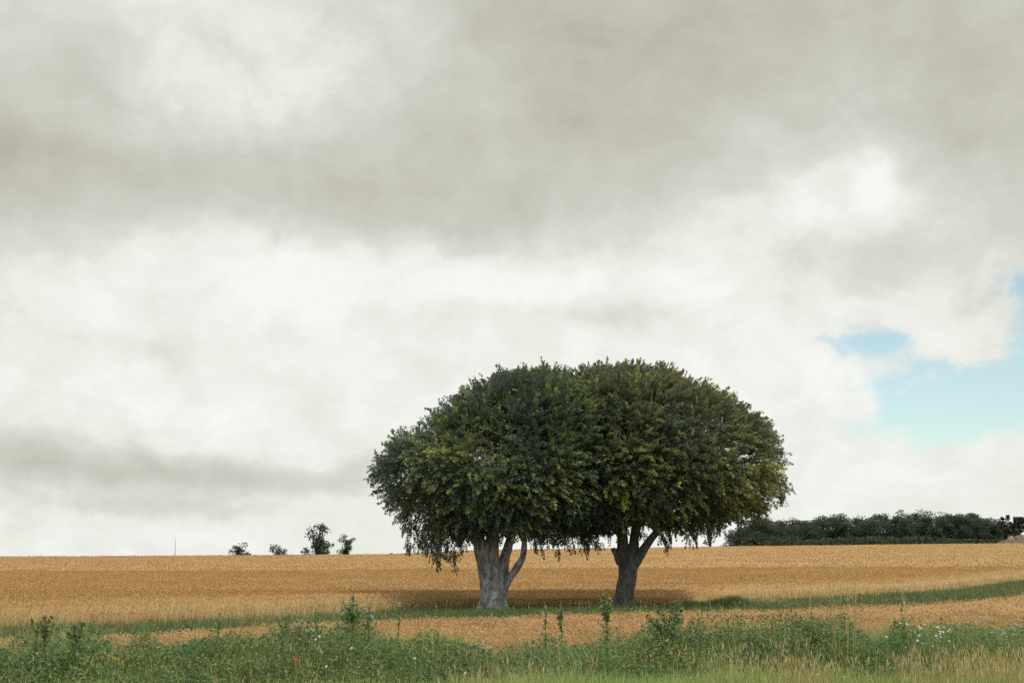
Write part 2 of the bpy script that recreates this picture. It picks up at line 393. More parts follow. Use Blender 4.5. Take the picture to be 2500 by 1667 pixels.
# ------------------------------------------------------------------ wheat
mb = MB()
us = list(range(-1400, 3901, 30))
def wheat_rows(px):
    e = float(interp(WHEAT_EDGE, px)); far = 268.0
    t = np.linspace(0, 1, 60) ** 1.6
    return np.concatenate([[e + .0], e + .12 + (far - e) * t])
def wheat_h(X, Y):
    e = interp(WHEAT_EDGE, px_of(X, Y)); edge = (Y - e)
    return np.where(edge < .05, .02, np.where(edge < .6, WH * .72, WH * np.where(Y > 62, 1.0, .93))) + .05 * (vn(X, Y, .5) - .5)
grid_sheet(mb, us, wheat_rows, wheat_h, 1)
def kw(x, y, px):
    e = interp(WHEAT_EDGE, px); return np.where(y > e - .3 - .8 * vn(x, y, 1.1), 1, 0)
for (n_, a_, b_, w_, hh) in ((150000, 38, 75, .020, 1.0), (130000, 60, 130, .034, 1.0), (60000, 120, 262, .07, .92)):
    x, y, px = scatter(n_, a_, b_, kw, power=.6)
    h = (WH + .10 + .10 * (vn(x, y, .35) - .5)) * rng.normal(1, .04, len(x)) * hh
    e = interp(WHEAT_EDGE, px); h *= np.clip(.80 + .35 * (y - e), .6, 1)
    ti = np.clip(rng.normal(.5, .16 if a_ < 50 else .05, len(x)) + (.42 * np.exp(-((y - e) / 7) ** 2) * (.4 + 1.1 * vn(x, y, .22, 9))), 0, 1)
    tip, d = blades(mb, x, y, terr(x, y), h, np.full(len(x), w_), rng.uniform(.05, .35, len(x)), ti, 0, lean=(.5, 0, 0))
    heads(mb, tip, np.full(len(x), .09) * (1 + w_ * 8), np.full(len(x), w_ * .7), np.clip(ti + .1, 0, 1), 0, .6)
# pale dry grass fringing the near edge of the field
x, y, px = scatter(800000, 38, 200, lambda x, y, px: np.where((px < 1000) | (px > 1790), 1, 0) * (y > interp(WHEAT_EDGE, px) - .9) * np.clip((interp(WHEAT_EDGE, px) + 1.4 * interp([(-120, 3.0), (700, 3.0), (1000, .6), (1800, 2.5), (2200, 6), (2620, 14)], px) - y), 0, 1) * np.clip(vn(x, y, .16, 16) * 2.4 - .10, .15, 1), power=.2)
blades(mb, x, y, terr(x, y), rng.uniform(.60, 1.0, len(x)), .00042 * y, rng.uniform(.1, .5, len(x)), np.clip(rng.normal(.74, .2, len(x)), 0, 1), 3, lean=(.5, 0, 0))
# wheel tracks of the sprayer: darker stalks, with the shade of the ruts put into their colour
for tr_pts in ([(-60, 1448), (60, 1436), (150, 1424), (240, 1413), (320, 1406), (430, 1401)], [(-60, 1450), (60, 1447), (150, 1444), (230, 1437)], [(740, 1417), (800, 1415), (880, 1411)],
               [(2070, 1424), (2110, 1412), (2160, 1398), (2230, 1380), (2330, 1362)], [(1560, 1427), (1620, 1412), (1700, 1400), (1800, 1384), (1950, 1366)], [(1690, 1436), (1790, 1418), (1900, 1402), (2060, 1382), (2200, 1360)], [(1000, 1398), (1120, 1394), (1300, 1388)], [(500, 1388), (640, 1384), (820, 1382)]):
    L_ = [(a, hit(a, b_, WH)) for a, b_ in tr_pts]; nn = 2600
    pxx = rng.uniform(L_[0][0], L_[-1][0], nn); y = interp(L_, pxx) + rng.normal(0, .008, nn) * interp(L_, pxx); x = (pxx - 1250) / (FPX * 1.0154) * y
    fade = rng.random(nn) < np.clip(.35 + .9 * vn(x, y, .15, 13), 0, 1); x, y = x[fade], y[fade]; nn = len(x)
    blades(mb, x, y, terr(x, y), np.full(nn, WH + .10) * rng.uniform(.95, 1.08, nn), .00045 * y, rng.uniform(.1, .5, nn), rng.uniform(0, 1, nn), 2)
tag(mb.build('wheat_crop', [M_wheat, M_wheat_top, M_track_shade, M_dry]), 'golden ripe wheat field rising to the ridge behind the two big trees', 'wheat', kind='stuff')

# ------------------------------------------------------------------ oats
mb = MB()
def oat_rows(px):
    a, e = float(interp(VERGE_EDGE, px)) - .5, float(interp(OAT_EDGE, px))
    return np.concatenate([a + (e - .1 - a) * np.linspace(0, 1, 40), [e]])
def oat_h(X, Y):
    e = interp(OAT_EDGE, px_of(X, Y)); return np.where(Y > e - .04, .02, OH * .70) + .08 * (vn(X, Y, 1.2) - .5)
grid_sheet(mb, us, oat_rows, oat_h, 1)
def ko(x, y, px): return np.where((y < interp(OAT_EDGE, px) + .6 * (vn(x, y, .9) - .5)) & (y > interp(VERGE_EDGE, px) - .8), 1, 0)
for (n_, a_, b_, w_) in ((260000, 22, 50, .011), (120000, 40, 110, .024)):
    x, y, px = scatter(n_, a_, b_, ko, power=.4)
    h = OH * rng.normal(1, .13, len(x)) * (1 + .25 * (vn(x, y, .8) - .5))
    ti = np.clip(rng.normal(.5, .22, len(x)) + .30 * (vn(x, y, .6, 2) - .5) + .55 * (vn(x, y, 2.6, 15) - .5), 0, 1)
    tip, d = blades(mb, x, y, terr(x, y), h, np.full(len(x), w_), rng.uniform(.1, .6, len(x)), ti, 0)
    heads(mb, tip, rng.uniform(.05, .11, len(x)), np.full(len(x), w_ * .9), np.clip(ti + .05, 0, 1), 0, 1.0)
x, y, px = scatter(52000, 24, 60, lambda x, y, px: ko(x, y, px) * np.clip(vn(x, y, .45, 14) * 2.2 - .95, 0, 1) * (.25 + .75 * (y < interp(VERGE_EDGE, px) + 3.5)), power=.3)
blades(mb, x, y, terr(x, y), (OH + .05) * rng.uniform(.7, 1.3, len(x)), np.full(len(x), .014), rng.uniform(.1, .7, len(x)), np.clip(rng.normal(.45, .2, len(x)), 0, 1), 2)
tag(mb.build('oat_crop', [M_oat, M_oat_top, M_grass]), 'reddish ripe oat crop between the weedy verge and the green grass strip', 'oats', kind='stuff')

# ------------------------------------------------------------------ grass strip between the two crops
mb = MB()
def km(x, y, px):
    e, o_ = interp(WHEAT_EDGE, px), interp(OAT_EDGE, px)
    return np.where((y > o_ - .3) & (y < e + .8), 1, 0)
x, y, px = scatter(330000, 28, 130, km, power=.2)
e, o_ = interp(WHEAT_EDGE, px), interp(OAT_EDGE, px); t = (y - o_) / (e - o_)
h = .24 + .30 * vn(x, y, .5) * vn(x, y, .16, 3) + .06 * t; wd_ = np.where(y > 70, .034, .020)
shade_zone = (px > 980) & (px < 1850) & (y > 55)
ti = np.clip(rng.normal(.5, .2, len(x)) + .4 * (vn(x, y, .22, 4) - .5), 0, 1)
blades(mb, x, y, terr(x, y), h * rng.uniform(.7, 1.2, len(x)), wd_, rng.uniform(.1, .7, len(x)), ti, 0)
# thin straw stalks standing in it
x, y, px = scatter(5000, 30, 110, lambda x, y, px: km(x, y, px) * np.clip(vn(x, y, .3, 6) * 2 - .7, 0, 1))
tip, d = blades(mb, x, y, terr(x, y), rng.uniform(.35, .65, len(x)), np.full(len(x), .012), rng.uniform(0, .3, len(x)), rng.uniform(.3, 1, len(x)), 1)
heads(mb, tip, rng.uniform(.06, .12, len(x)), np.full(len(x), .014), rng.uniform(.3, 1, len(x)), 1)
# taller green growth where the strip widens right of the trees, and dry tufts beyond it
for (cx, wpx, yy_, hh, nn, mt) in ((1690, 60, 68, .50, 8000, 0), (1780, 60, 70, .66, 11000, 0), (1640, 40, 66, .42, 4000, 0), (1880, 60, 78, .45, 2600, 1), (1990, 80, 84, .45, 2600, 1),
                                   (2350, 40, 84, .35, 2500, 0), (2070, 20, 70, .45, 1200, 0)):
    pxx = rng.normal(cx, wpx * .5, nn); y = rng.normal(yy_, 1.3, nn); x = (pxx - 1250) / (FPX * 1.0154) * y
    h = .9 * hh * np.exp(-((pxx - cx) / wpx) ** 2) * rng.uniform(.5, 1.15, nn) * (.35 + 1.1 * vn(x, y, 1.6, 19))
    blades(mb, x, y, terr(x, y), h, np.full(nn, .02), rng.uniform(.1, .6, nn), np.clip(rng.normal(.45, .2, nn), 0, 1), mt)
tag(mb.build('margin_grass', [M_margin, M_dry]), 'green grass strip between the reddish crop and the wheat', 'grass', kind='stuff')

# ------------------------------------------------------------------ verge in the foreground
# mounds: photo column, distance, half width (px), height, density of weed leaves
MOUNDS = [(60, 21.5, 150, .62), (200, 22.3, 120, .60), (360, 21.8, 120, .66), (520, 22.8, 110, .56), (650, 22.6, 90, .50), (800, 22.6, 110, .62), (900, 24, 90, .55),
          (1020, 22.5, 90, .42), (1110, 21.6, 75, .66), (1250, 23.4, 100, .34), (1390, 23, 80, .36), (1500, 24.5, 60, .40), (1620, 23.8, 85, .86), (1760, 24, 90, .62), (1850, 24.5, 90, .66),
          (1960, 24.5, 80, .84), (2050, 24.5, 80, .88), (2160, 25, 70, .60), (2220, 25.5, 60, .72), (2330, 26, 110, .70), (2480, 26.5, 110, .82)]
VTOP = [(-300, 1578), (0, 1580), (90, 1556), (190, 1546), (300, 1568), (420, 1574), (530, 1548), (640, 1556), (720, 1530), (800, 1540), (860, 1520), (930, 1534), (980, 1562), (1050, 1548), (1120, 1552), (1200, 1582), (1290, 1570), (1380, 1562), (1440, 1562), (1480, 1538), (1530, 1558), (1590, 1522), (1680, 1524),
        (1740, 1540), (1850, 1522), (1960, 1516), (2060, 1506), (2140, 1544), (2205, 1508), (2260, 1532), (2380, 1524), (2500, 1518), (2800, 1515)]
WDEN = [(-300, 1), (600, 1), (750, .8), (950, .8), (1060, 1), (1140, 1), (1210, .35), (1400, .3), (1500, .45), (1570, 1), (1700, .9), (1800, .6), (1950, .8), (2080, .9), (2180, .6), (2620, .8)]
def sst(a, b_, x): t = np.clip((x - a) / (b_ - a), 0, 1); return t * t * (3 - 2 * t)
def mound_h(px, y):
    yc = interp([(-300, 23.6), (1250, 24.2), (1900, 25.2), (2620, 26.5)], px)
    top = EYE - (interp(VTOP, px) - HZ) * yc / FPX
    x = (px - 1250) / (FPX * 1.0154) * y
    return np.maximum(top, .25) * (.22 + .78 * sst(-4.2, -.9, y - yc)) * (1 - .65 * sst(1.0, 3.6, y - yc)) * (.66 + .40 * vn(x, y, 1.15, 3) + .50 * vn(x, y, 3.1, 6) * vn(x, y, 1.9, 18))
mb = MB()
# weed leaves fill the mounds
x, y, px = scatter(900000, 18.5, 31, lambda x, y, px: interp(WDEN, px) * np.clip(.25 + 1.5 * vn(x, y, .55, 11) , 0, 1) * sst(19.3, 21.2, y + 1.2 * vn(x, y, .7, 12)) * (y < interp(VERGE_EDGE, px) - .3), power=.5)
hm = mound_h(px, y) * (.74 + .34 * vn(x, y, 2.6)); z = terr(x, y) + hm * (1 - (rng.random(len(x)) ** 1.3) * .85) + .02
leafcards(mb, np.stack([x, y, z], 1), rng.uniform(.025, .075, len(x)), np.clip(rng.normal(.42, .2, len(x)) + .55 * (vn(x, y, 1.3, 5) - .5), 0, 1), 0, .3)
tag(mb.build('weeds', [M_weed]), 'dense dark green leafy weeds along the near edge of the crop', 'weeds', kind='stuff')

mb = MB()
bright = lambda px, y: np.clip(1.2 - (y - 18.2) / 3.0 + .0 * px, 0, 1)
# long green grass everywhere in the verge
x, y, px = scatter(430000, 17.5, 34, lambda x, y, px: np.clip(1 - (y - interp(VERGE_EDGE, px)) / 2.0, .0, 1) ** 1.5 * (1.08 - .38 * interp(WDEN, px)) * (.3 + .7 * vn(x, y, .9, 7)), power=.6)
hm = mound_h(px, y)
h = (.10 + .22 * vn(x, y, .7, 1) * rng.random(len(x)) + hm * .92) * rng.uniform(.6, 1.15, len(x))
rightish = np.clip((px - 1500) / 700, 0, 1)
ti = np.clip(rng.normal(.42, .22, len(x)) + .4 * (vn(x, y, .6, 8) - .5) + .1 * rightish, 0, 1)
blades(mb, x, y, terr(x, y), h, np.full(len(x), .013), rng.uniform(.15, .9, len(x)), ti, 0, segs=3)
# bright low grass right at the bottom of the picture
x, y, px = scatter(125000, 15.5, 21.5, lambda x, y, px: np.clip((interp([(-120, 19.2), (300, 19.0), (600, 19.3), (1000, 19.4), (1250, 21.2), (1600, 20.6), (2000, 20.6), (2620, 21)], px) + 1.2 * (vn(x, y, .9, 2) - .5) - y) * 2, 0, 1), power=.6)
h = (.36 + .22 * vn(x, y, .8, 9) + .22 * vn(x, y, 3.6, 17)) * rng.uniform(.65, 1.25, len(x))
blades(mb, x, y, terr(x, y), h, np.full(len(x), .013), rng.uniform(.1, .7, len(x)), np.clip(rng.normal(.45, .22, len(x)), 0, 1), 1, segs=3)
tag(mb.build('verge_grass', [M_grass, M_fresh]), 'long green grass growing all along the verge in front', 'grass', kind='stuff')

mb = MB()
# pale seeding grass, thick at the lower right, thin elsewhere
def kd(x, y, px):
    r = interp([(-120, .0), (1000, .01), (1150, .10), (1250, .04), (1500, .06), (1620, .13), (1750, .22), (1950, .55), (2150, .46), (2400, .55), (2620, .5)], px)
    lim = interp([(0, 20), (1500, 20.0), (1900, 20.6), (2620, 20.8)], px)
    return r * np.clip((lim + 1.6 * (vn(x, y, .8, 3) - .5) - y) * 1.2, .012, 1) * np.clip(vn(x, y * .3, 1.3, 4) * 2.6 - .75, .04, 1)
x, y, px = scatter(75000, 17, 24, kd, power=.6)
h = (.64 + .40 * vn(x, y, .9, 5)) * rng.uniform(.6, 1.15, len(x))
ti = np.clip(rng.normal(.45, .25, len(x)), 0, 1)
tip, d = blades(mb, x, y, terr(x, y), h, np.full(len(x), .010), rng.uniform(.02, .45, len(x)), ti, 0, segs=3, lean=(.7, 0, 0))
heads(mb, tip, rng.uniform(.08, .17, len(x)), rng.uniform(.004, .008, len(x)), np.clip(ti + .15, 0, 1), 0, .25)
# curled dry bits and stray straws over the whole verge
x, y, px = scatter(20000, 18.5, 32, lambda x, y, px: (y < interp(VERGE_EDGE, px) + 1.5) * .8, power=.6)
h = (.05 + mound_h(px, y) * 1.05) * (.85 + .55 * rng.random(len(x)) ** 2.5) + .05
tip, d = blades(mb, x, y, terr(x, y), h, np.full(len(x), .008), rng.uniform(.1, 1.1, len(x)), rng.uniform(.2, 1, len(x)), 0, segs=3)
heads(mb, tip, rng.uniform(.03, .08, len(x)), rng.uniform(.003, .006, len(x)), rng.uniform(.1, .8, len(x)), 0, .8)
tag(mb.build('dry_grass', [M_dry]), 'straw coloured seeding grass in front, thickest toward the lower corner of the verge', 'dry grass', kind='stuff')

# ------------------------------------------------------------------ trees
def spray_template(nl, L, wd, leaf):
    """a flat fan of leaves on a twig along +X"""
    t = rng.random(nl) ** .8; side = rng.choice([-1, 1], nl); off = side * wd * (1 - .75 * t) * rng.random(nl)
    c = np.stack([t * L + np.abs(off) * .5, off, rng.normal(0, .045 * L, nl) - .10 * L * t * t], 1)
    d = nrmz(np.stack([np.full(nl, .9), side * rng.uniform(.1, 1.0, nl), rng.normal(0, .30, nl)], 1))
    up = nrmz(np.stack([rng.normal(0, .45, nl), rng.normal(0, .45, nl), np.ones(nl)], 1))
    s_ = nrmz(np.cross(d, up)); l = (leaf * rng.uniform(.6, 1.55, nl))[:, None]
    q = np.stack([c - d * l * .5, c + s_ * l * .32, c + d * l * .5, c - s_ * l * .32], 1)
    return q[np.argsort(t)]          # from the twig's foot to its tip
def bake_sprays(mb, P, D, U, sc, tint, temps, mat=0, amp=None):
    """P positions, D forward, U up hints"""
    X = nrmz(D); Yv = nrmz(np.cross(U, X)); Zv = np.cross(X, Yv); M = np.stack([X, Yv, Zv], 1)  # rows
    which = rng.integers(0, len(temps), len(P))
    if amp is None: amp = .5 * rng.random(len(P)) ** 2
    for k, T in enumerate(temps):
        s_ = which == k
        if not s_.any(): continue
        Q = np.einsum('lqi,nij->nlqj', T, M[s_]) * sc[s_][:, None, None, None] + P[s_][:, None, None, :]
        ti = np.clip(tint[s_][:, None] + np.linspace(-.12, 1, len(T))[None] * (.05 + amp[s_][:, None] * (.45 + .75 * rng.random((s_.sum(), 1)))) + rng.normal(0, .08, (s_.sum(), len(T))), 0, 1)   # tips paler: young leaves, plus highlights put into the tint
        mb.cards(Q.reshape(-1, 4, 3), ti.ravel(), mat)

def profile(rows, Y):
    """rows of (py, px_left, px_right) in 2352-wide picture pixels -> arrays z, xl, xr at distance Y"""
    out_ = []
    for (py, a, b_) in rows:
        p_ = at(a * 1.063, py * 1.063, Y); q_ = at(b_ * 1.063, py * 1.063, Y); out_.append((p_.z, p_.x, q_.x))
    out_.sort(); return np.array(out_)
LEFT = [(838, 1225, 1285), (850, 1150, 1305), (870, 1112, 1335), (900, 1062, 1365), (930, 1030, 1390), (960, 975, 1405), (1000, 893, 1415), (1060, 866, 1420), (1115, 864, 1420),
        (1140, 890, 1405), (1168, 915, 1375), (1190, 935, 1320), (1204, 965, 1290)]
RIGHT = [(829, 1400, 1480), (840, 1330, 1540), (870, 1275, 1612), (900, 1245, 1660), (940, 1220, 1718), (980, 1205, 1748), (1020, 1195, 1772), (1060, 1195, 1795), (1110, 1200, 1794),
         (1132, 1220, 1780), (1158, 1260, 1735), (1178, 1290, 1660), (1192, 1320, 1600), (1202, 1345, 1540)]
def crown(name, parent, rows, Y, ncl, per, mat, wind, hang, seedo, gaps, hollow_z, skirt, top):
    prof = profile(rows, Y); z0, z1 = prof[0, 0], prof[-1, 0]; loc = np.array(parent.location)
    def sect(z):
        xl = np.interp(z, prof[:, 0], prof[:, 1]); xr = np.interp(z, prof[:, 0], prof[:, 2])
        return (xl + xr) / 2, (xr - xl) / 2
    Pc = []; Nc = []
    zc_ = z0 + (z1 - z0) * .38; cx0 = sect(zc_)[0]
    tries = 0; tp_ = np.array([(at(a_ * 1.063, b_ * 1.063, Y).x, at(a_ * 1.063, b_ * 1.063, Y).z) for a_, b_ in top])
    temps = [spray_template(54, .80, .16, .084) for _ in range(14)]
    mb = MB()
    # cluster centres: shell + interior
    while len(Pc) < ncl and tries < ncl * 6:
        tries += 1
        z = z0 + (z1 - z0) * random.random() ** .95; th = random.uniform(0, 2 * math.pi)
        cx, a = sect(z)
        if random.random() > (a / 6.2) ** .8 + .15: continue
        a *= .93
        inner = random.random() < .33
        r = random.uniform(.2, .78) if inner else 1 - .16 * random.random() ** 1.5
        if z < hollow_z and r < .40: continue
        if z > z0 + (z1 - z0) * .86 and not inner: r = math.sqrt(random.random()) * .97
        q = np.array([cx + a * r * math.cos(th), Y + a * .92 * r * math.sin(th), z])
        q[0:2] += (q[0:2] - np.array([cx, Y])) * .05 * (mnoise.noise(Vector(q) * .45 + Vector((seedo, 0, 0))))
        skip = mnoise.noise(Vector(q) * .55 + Vector((seedo * 3, 5, 1)))
        if skip < -.20 and random.random() < (.5 if inner else .82): continue
        # the crown is no perfect dome: its lobes end a little short of, or past, the mean outline
        f_ = Y / q[1]; over = EYE + (q[2] - EYE) * f_ - float(np.interp(q[0] * f_, tp_[:, 0], tp_[:, 1])) + 1.22 + .60 * mnoise.noise(Vector(q) * .8 + Vector((0, seedo, 3)))
        if over > 0: q[2] -= over
        if over > 3.0 or q[2] < z0: continue
        bad = False
        for (gx, gy, gr) in gaps:      # thin places where the sky shows
            pp = at(gx * 1.063, gy * 1.063, Y)
            if math.hypot(q[0] - pp.x, q[2] - pp.z) < gr and random.random() < .90: bad = True
        if bad: continue
        Pc.append(q); n_ = np.array([q[0] - cx0, q[1] - Y, (q[2] - zc_) * 1.25]); Nc.append(n_ / np.linalg.norm(n_))
    Pc = np.array(Pc); Nc = np.array(Nc); m = len(Pc)
    # sprays around each cluster: a lump whose outer side points outward
    Pn = np.repeat(Pc, per, 0); Nn = np.repeat(Nc, per, 0); k = len(Pn)
    pn = nrmz(np.repeat(Nc * .55 + np.array([0, 0, .8]) + rng.normal(0, .2, (m, 3)), per, 0))      # every bough is a flat pad, tilted outward
    off = rng.normal(size=(k, 3)) * .50; off -= pn * ((off * pn).sum(1) * .76)[:, None]
    off -= pn * (.30 * (off ** 2).sum(1))[:, None]
    P = Pn + off
    hrel = (P[:, 2] - z0) / (z1 - z0)
    upk = np.interp(hrel, [0, .12, .35, .7, 1.0], [-.95, -.45, .10, .55, 1.1])
    D = Nn * .8 + off * 1.1 + rng.normal(size=(k, 3)) * .22 + np.array(wind) + np.repeat(rng.normal(0, .22, (m, 3)), per, 0)
    D[:, 2] = D[:, 2] * .5 + upk
    U = pn + rng.normal(size=(k, 3)) * .2
    # keep spray roots inside the outline
    cx, a = sect(np.clip(P[:, 2], z0, z1)); a = a * .94; rr = np.sqrt(((P[:, 0] - cx) / a) ** 2 + ((P[:, 1] - Y) / (a * .92)) ** 2)
    f_ = np.minimum(1, 1.0 / np.maximum(rr, 1e-3)); P[:, 0] = cx + (P[:, 0] - cx) * f_; P[:, 1] = Y + (P[:, 1] - Y) * f_
    P[:, 2] = np.minimum(P[:, 2], z1 - .30)
    szk = rng.uniform(.7, 1.25, k); keep = np.ones(k, bool)
    for (gx, gy, gr) in gaps:
        pp = at(gx * 1.063, gy * 1.063, Y); dd = np.hypot(P[:, 0] + D[:, 0] * .3 - pp.x, P[:, 2] + D[:, 2] * .3 - pp.z); keep &= (dd > gr * .60) | (rng.random(k) < .25)
    low = np.array([(at(a_ * 1.063, b_ * 1.063, Y).x, at(a_ * 1.063, b_ * 1.063, Y).z) for a_, b_ in skirt]); tipz = P[:, 2] + nrmz(D)[:, 2] * .75
    keep &= np.minimum(tipz, P[:, 2]) > np.interp(P[:, 0], low[:, 0], low[:, 1]) + rng.normal(0, .12, k)
    cl_t = np.repeat(rng.normal(.34, .16, m) + np.array([.42 * mnoise.noise(Vector(q) * .42 + Vector((seedo, 9, 2))) for q in Pc]), per)
    ct = np.clip(cl_t + rng.normal(0, .08, k), 0, 1); sz = szk
    bake_sprays(mb, (P - loc)[keep], D[keep], U[keep], sz[keep], ct[keep], temps, amp=np.repeat(.52 * rng.random(m) ** 1.9, per)[keep])
    # shoots that break the outline
    ns = 620; z = z0 + (z1 - z0) * (.10 + .90 * rng.random(ns) ** .8); th = rng.uniform(0, 2 * np.pi, ns); cx, a = sect(z)
    P = np.stack([cx + a * np.cos(th) * .90, Y + a * .86 * np.sin(th), z - .2 - .40 * (z - z0) / (z1 - z0)], 1)
    N = nrmz(np.stack([P[:, 0] - cx0, P[:, 1] - Y, (z - zc_) * 1.2], 1)); upk = np.interp((z - z0) / (z1 - z0), [0, .2, .5, 1], [-.8, -.1, .5, 1.2])
    D = N + rng.normal(size=(ns, 3)) * .25 + np.array(wind); D[:, 2] = D[:, 2] * .5 + upk
    ss = rng.uniform(.5, .95, ns); f_ = Y / P[:, 1]; over = EYE + (P[:, 2] - EYE) * f_ - np.interp(P[:, 0] * f_, tp_[:, 0], tp_[:, 1]) + .85 - .45 * rng.random(ns) ** 3
    P[:, 2] -= np.clip(over, 0, 2.0)
    bake_sprays(mb, P - loc, D, np.array([0, 0, 1.0]) + N * .5, ss, rng.normal(.36, .12, ns), [t_ * np.array([1.15, .55, 1]) for t_ in temps])
    # hanging sprays under the rim: (px, py of the tip, length m, spread)
    for (hx, hy, ln, sp) in hang:
        tipp = np.array(at(hx * 1.063, hy * 1.063, Y)) + np.array([0, random.uniform(-2.2, 2.2), 0]); cnt = int(ln * 20 + 5)
        tt = rng.random(cnt) ** .8; lean = rng.normal(0, .25)
        P = tipp + np.stack([rng.normal(0, sp, cnt) * (.3 + tt) + lean * tt * ln * .4, rng.normal(0, sp, cnt), tt * ln + .25], 1)
        D = np.stack([rng.normal(0, .35, cnt), rng.normal(0, .35, cnt), np.full(cnt, -1.0)], 1)
        bake_sprays(mb, P - loc, D, rng.normal(size=(cnt, 3)), rng.uniform(.45, .75, cnt), rng.normal(.26, .1, cnt), temps)
    return mb.build(name, mat, parent)

def trunk_obj(parent, Y, tubes, mat, voxel=.038, disp=.10):
    """tubes: lists of (px, py, half width px, dy) in full photo pixels; fused into one skin"""
    mb = MB(); loc = Vector(parent.location)
    for tb in tubes:
        pts = []; rad = []
        # resample for smoothness
        arr = np.array([[*(at(a, b_, Y + dy) - loc), hw * Y / FPX] for (a, b_, hw, dy) in tb])
        n_ = len(arr); tt = np.linspace(0, n_ - 1, (n_ - 1) * 5 + 1)
        for q in tt:
            i = min(int(q), n_ - 2); f_ = q - i
            p0_, p1_ = arr[max(i - 1, 0)], arr[i]; p2_, p3_ = arr[i + 1], arr[min(i + 2, n_ - 1)]
            v = .5 * ((2 * p1_) + (-p0_ + p2_) * f_ + (2 * p0_ - 5 * p1_ + 4 * p2_ - p3_) * f_ ** 2 + (-p0_ + 3 * p1_ - 3 * p2_ + p3_) * f_ ** 3)
            pts.append(Vector(v[:3])); rad.append(max(v[3], .02))
        mb.tube(pts, rad, 12)
    o = mb.build('trunk', mat, parent, smooth=True)
    r = o.modifiers.new('fuse', 'REMESH'); r.mode = 'VOXEL'; r.voxel_size = voxel; r.use_smooth_shade = True
    sm = o.modifiers.new('smooth', 'SMOOTH'); sm.iterations = 2; sm.factor = .5
    tx = bpy.data.textures.new('bark_lumps', 'CLOUDS'); tx.noise_scale = .5; tx.noise_depth = 2
    dp = o.modifiers.new('lumps', 'DISPLACE'); dp.texture = tx; dp.strength = disp; dp.mid_level = .5; dp.texture_coords = 'LOCAL'
    return o
def limbs(Y, start, ends, hw=9):
    res = []
    for (ex, ey, dy) in ends:
        sx, sy, sdy = start
        mx, my = sx + (ex - sx) * .35, sy + (ey - sy) * .55
        res.append([(sx, sy, hw, sdy), (mx, my, hw * .6, sdy + dy * .4), (ex, ey, 2.2, dy)])
    return res

YL, YRt = 65.0, 67.0
# left beech
b0 = at(1205, 1490, YL); b0.z = float(terr(b0.x, YL))
tl = empty('beech_tree', b0, 'dark green beech on the left with a thick pale forked trunk and drooping lower branches', 'tree', 'pair of beeches in front of the wheat field')
tub = [[(1186, 1506, 26, 0), (1188, 1478, 18, 0), (1190, 1440, 18, 0), (1186, 1395, 19, 0), (1178, 1350, 20, 0), (1164, 1310, 14, -.3), (1130, 1260, 9, -1), (1075, 1200, 4, -1.5)],
       [(1206, 1508, 26, -.25), (1206, 1478, 19, -.2), (1207, 1440, 20, -.1), (1204, 1395, 22, 0), (1200, 1350, 19, 0), (1203, 1300, 15, .2), (1215, 1220, 10, .5), (1235, 1080, 5, .6), (1250, 960, 2.5, .6)],
       [(1226, 1506, 22, 0), (1226, 1478, 14, 0), (1225, 1440, 15, 0), (1226, 1400, 16, .1), (1232, 1365, 13, .3), (1243, 1325, 11, .5), (1262, 1270, 8, .8), (1300, 1180, 4, 1)],
       [(1232, 1436, 9, 0), (1246, 1408, 9.5, -.1), (1264, 1382, 8.5, -.3), (1277, 1356, 8, -.5), (1280, 1325, 7.5, -.6), (1282, 1280, 6, -.8), (1320, 1200, 4, -1.4)],
       [(1205, 1500, 24, .6), (1205, 1450, 18, .5), (1205, 1390, 18, .3)], [(1205, 1500, 24, -.7), (1205, 1460, 14, -.5), (1205, 1400, 14, -.2)],
       [(1160, 1506, 11, -.6), (1180, 1474, 11, -.2), (1188, 1440, 9, 0)], [(1216, 1508, 9, -1.1), (1212, 1476, 10, -.75), (1210, 1430, 10, -.45), (1206, 1380, 10, -.3)], [(1246, 1500, 8, -.3), (1230, 1472, 9, -.1), (1226, 1440, 9, 0)],
       [(1262, 1389, 3, -.3), (1270, 1386, 2.2, -.3)]]
tub += limbs(YL, (1175, 1340, 0), [(1010, 1240, -2), (1060, 1120, 1), (1110, 1000, 2), (1000, 1100, 3)]) + limbs(YL, (1203, 1300, .2), [(1320, 1000, -2), (1180, 960, -3), (1390, 1120, 2)])
trunk_obj(tl, YL, tub, M_bark)
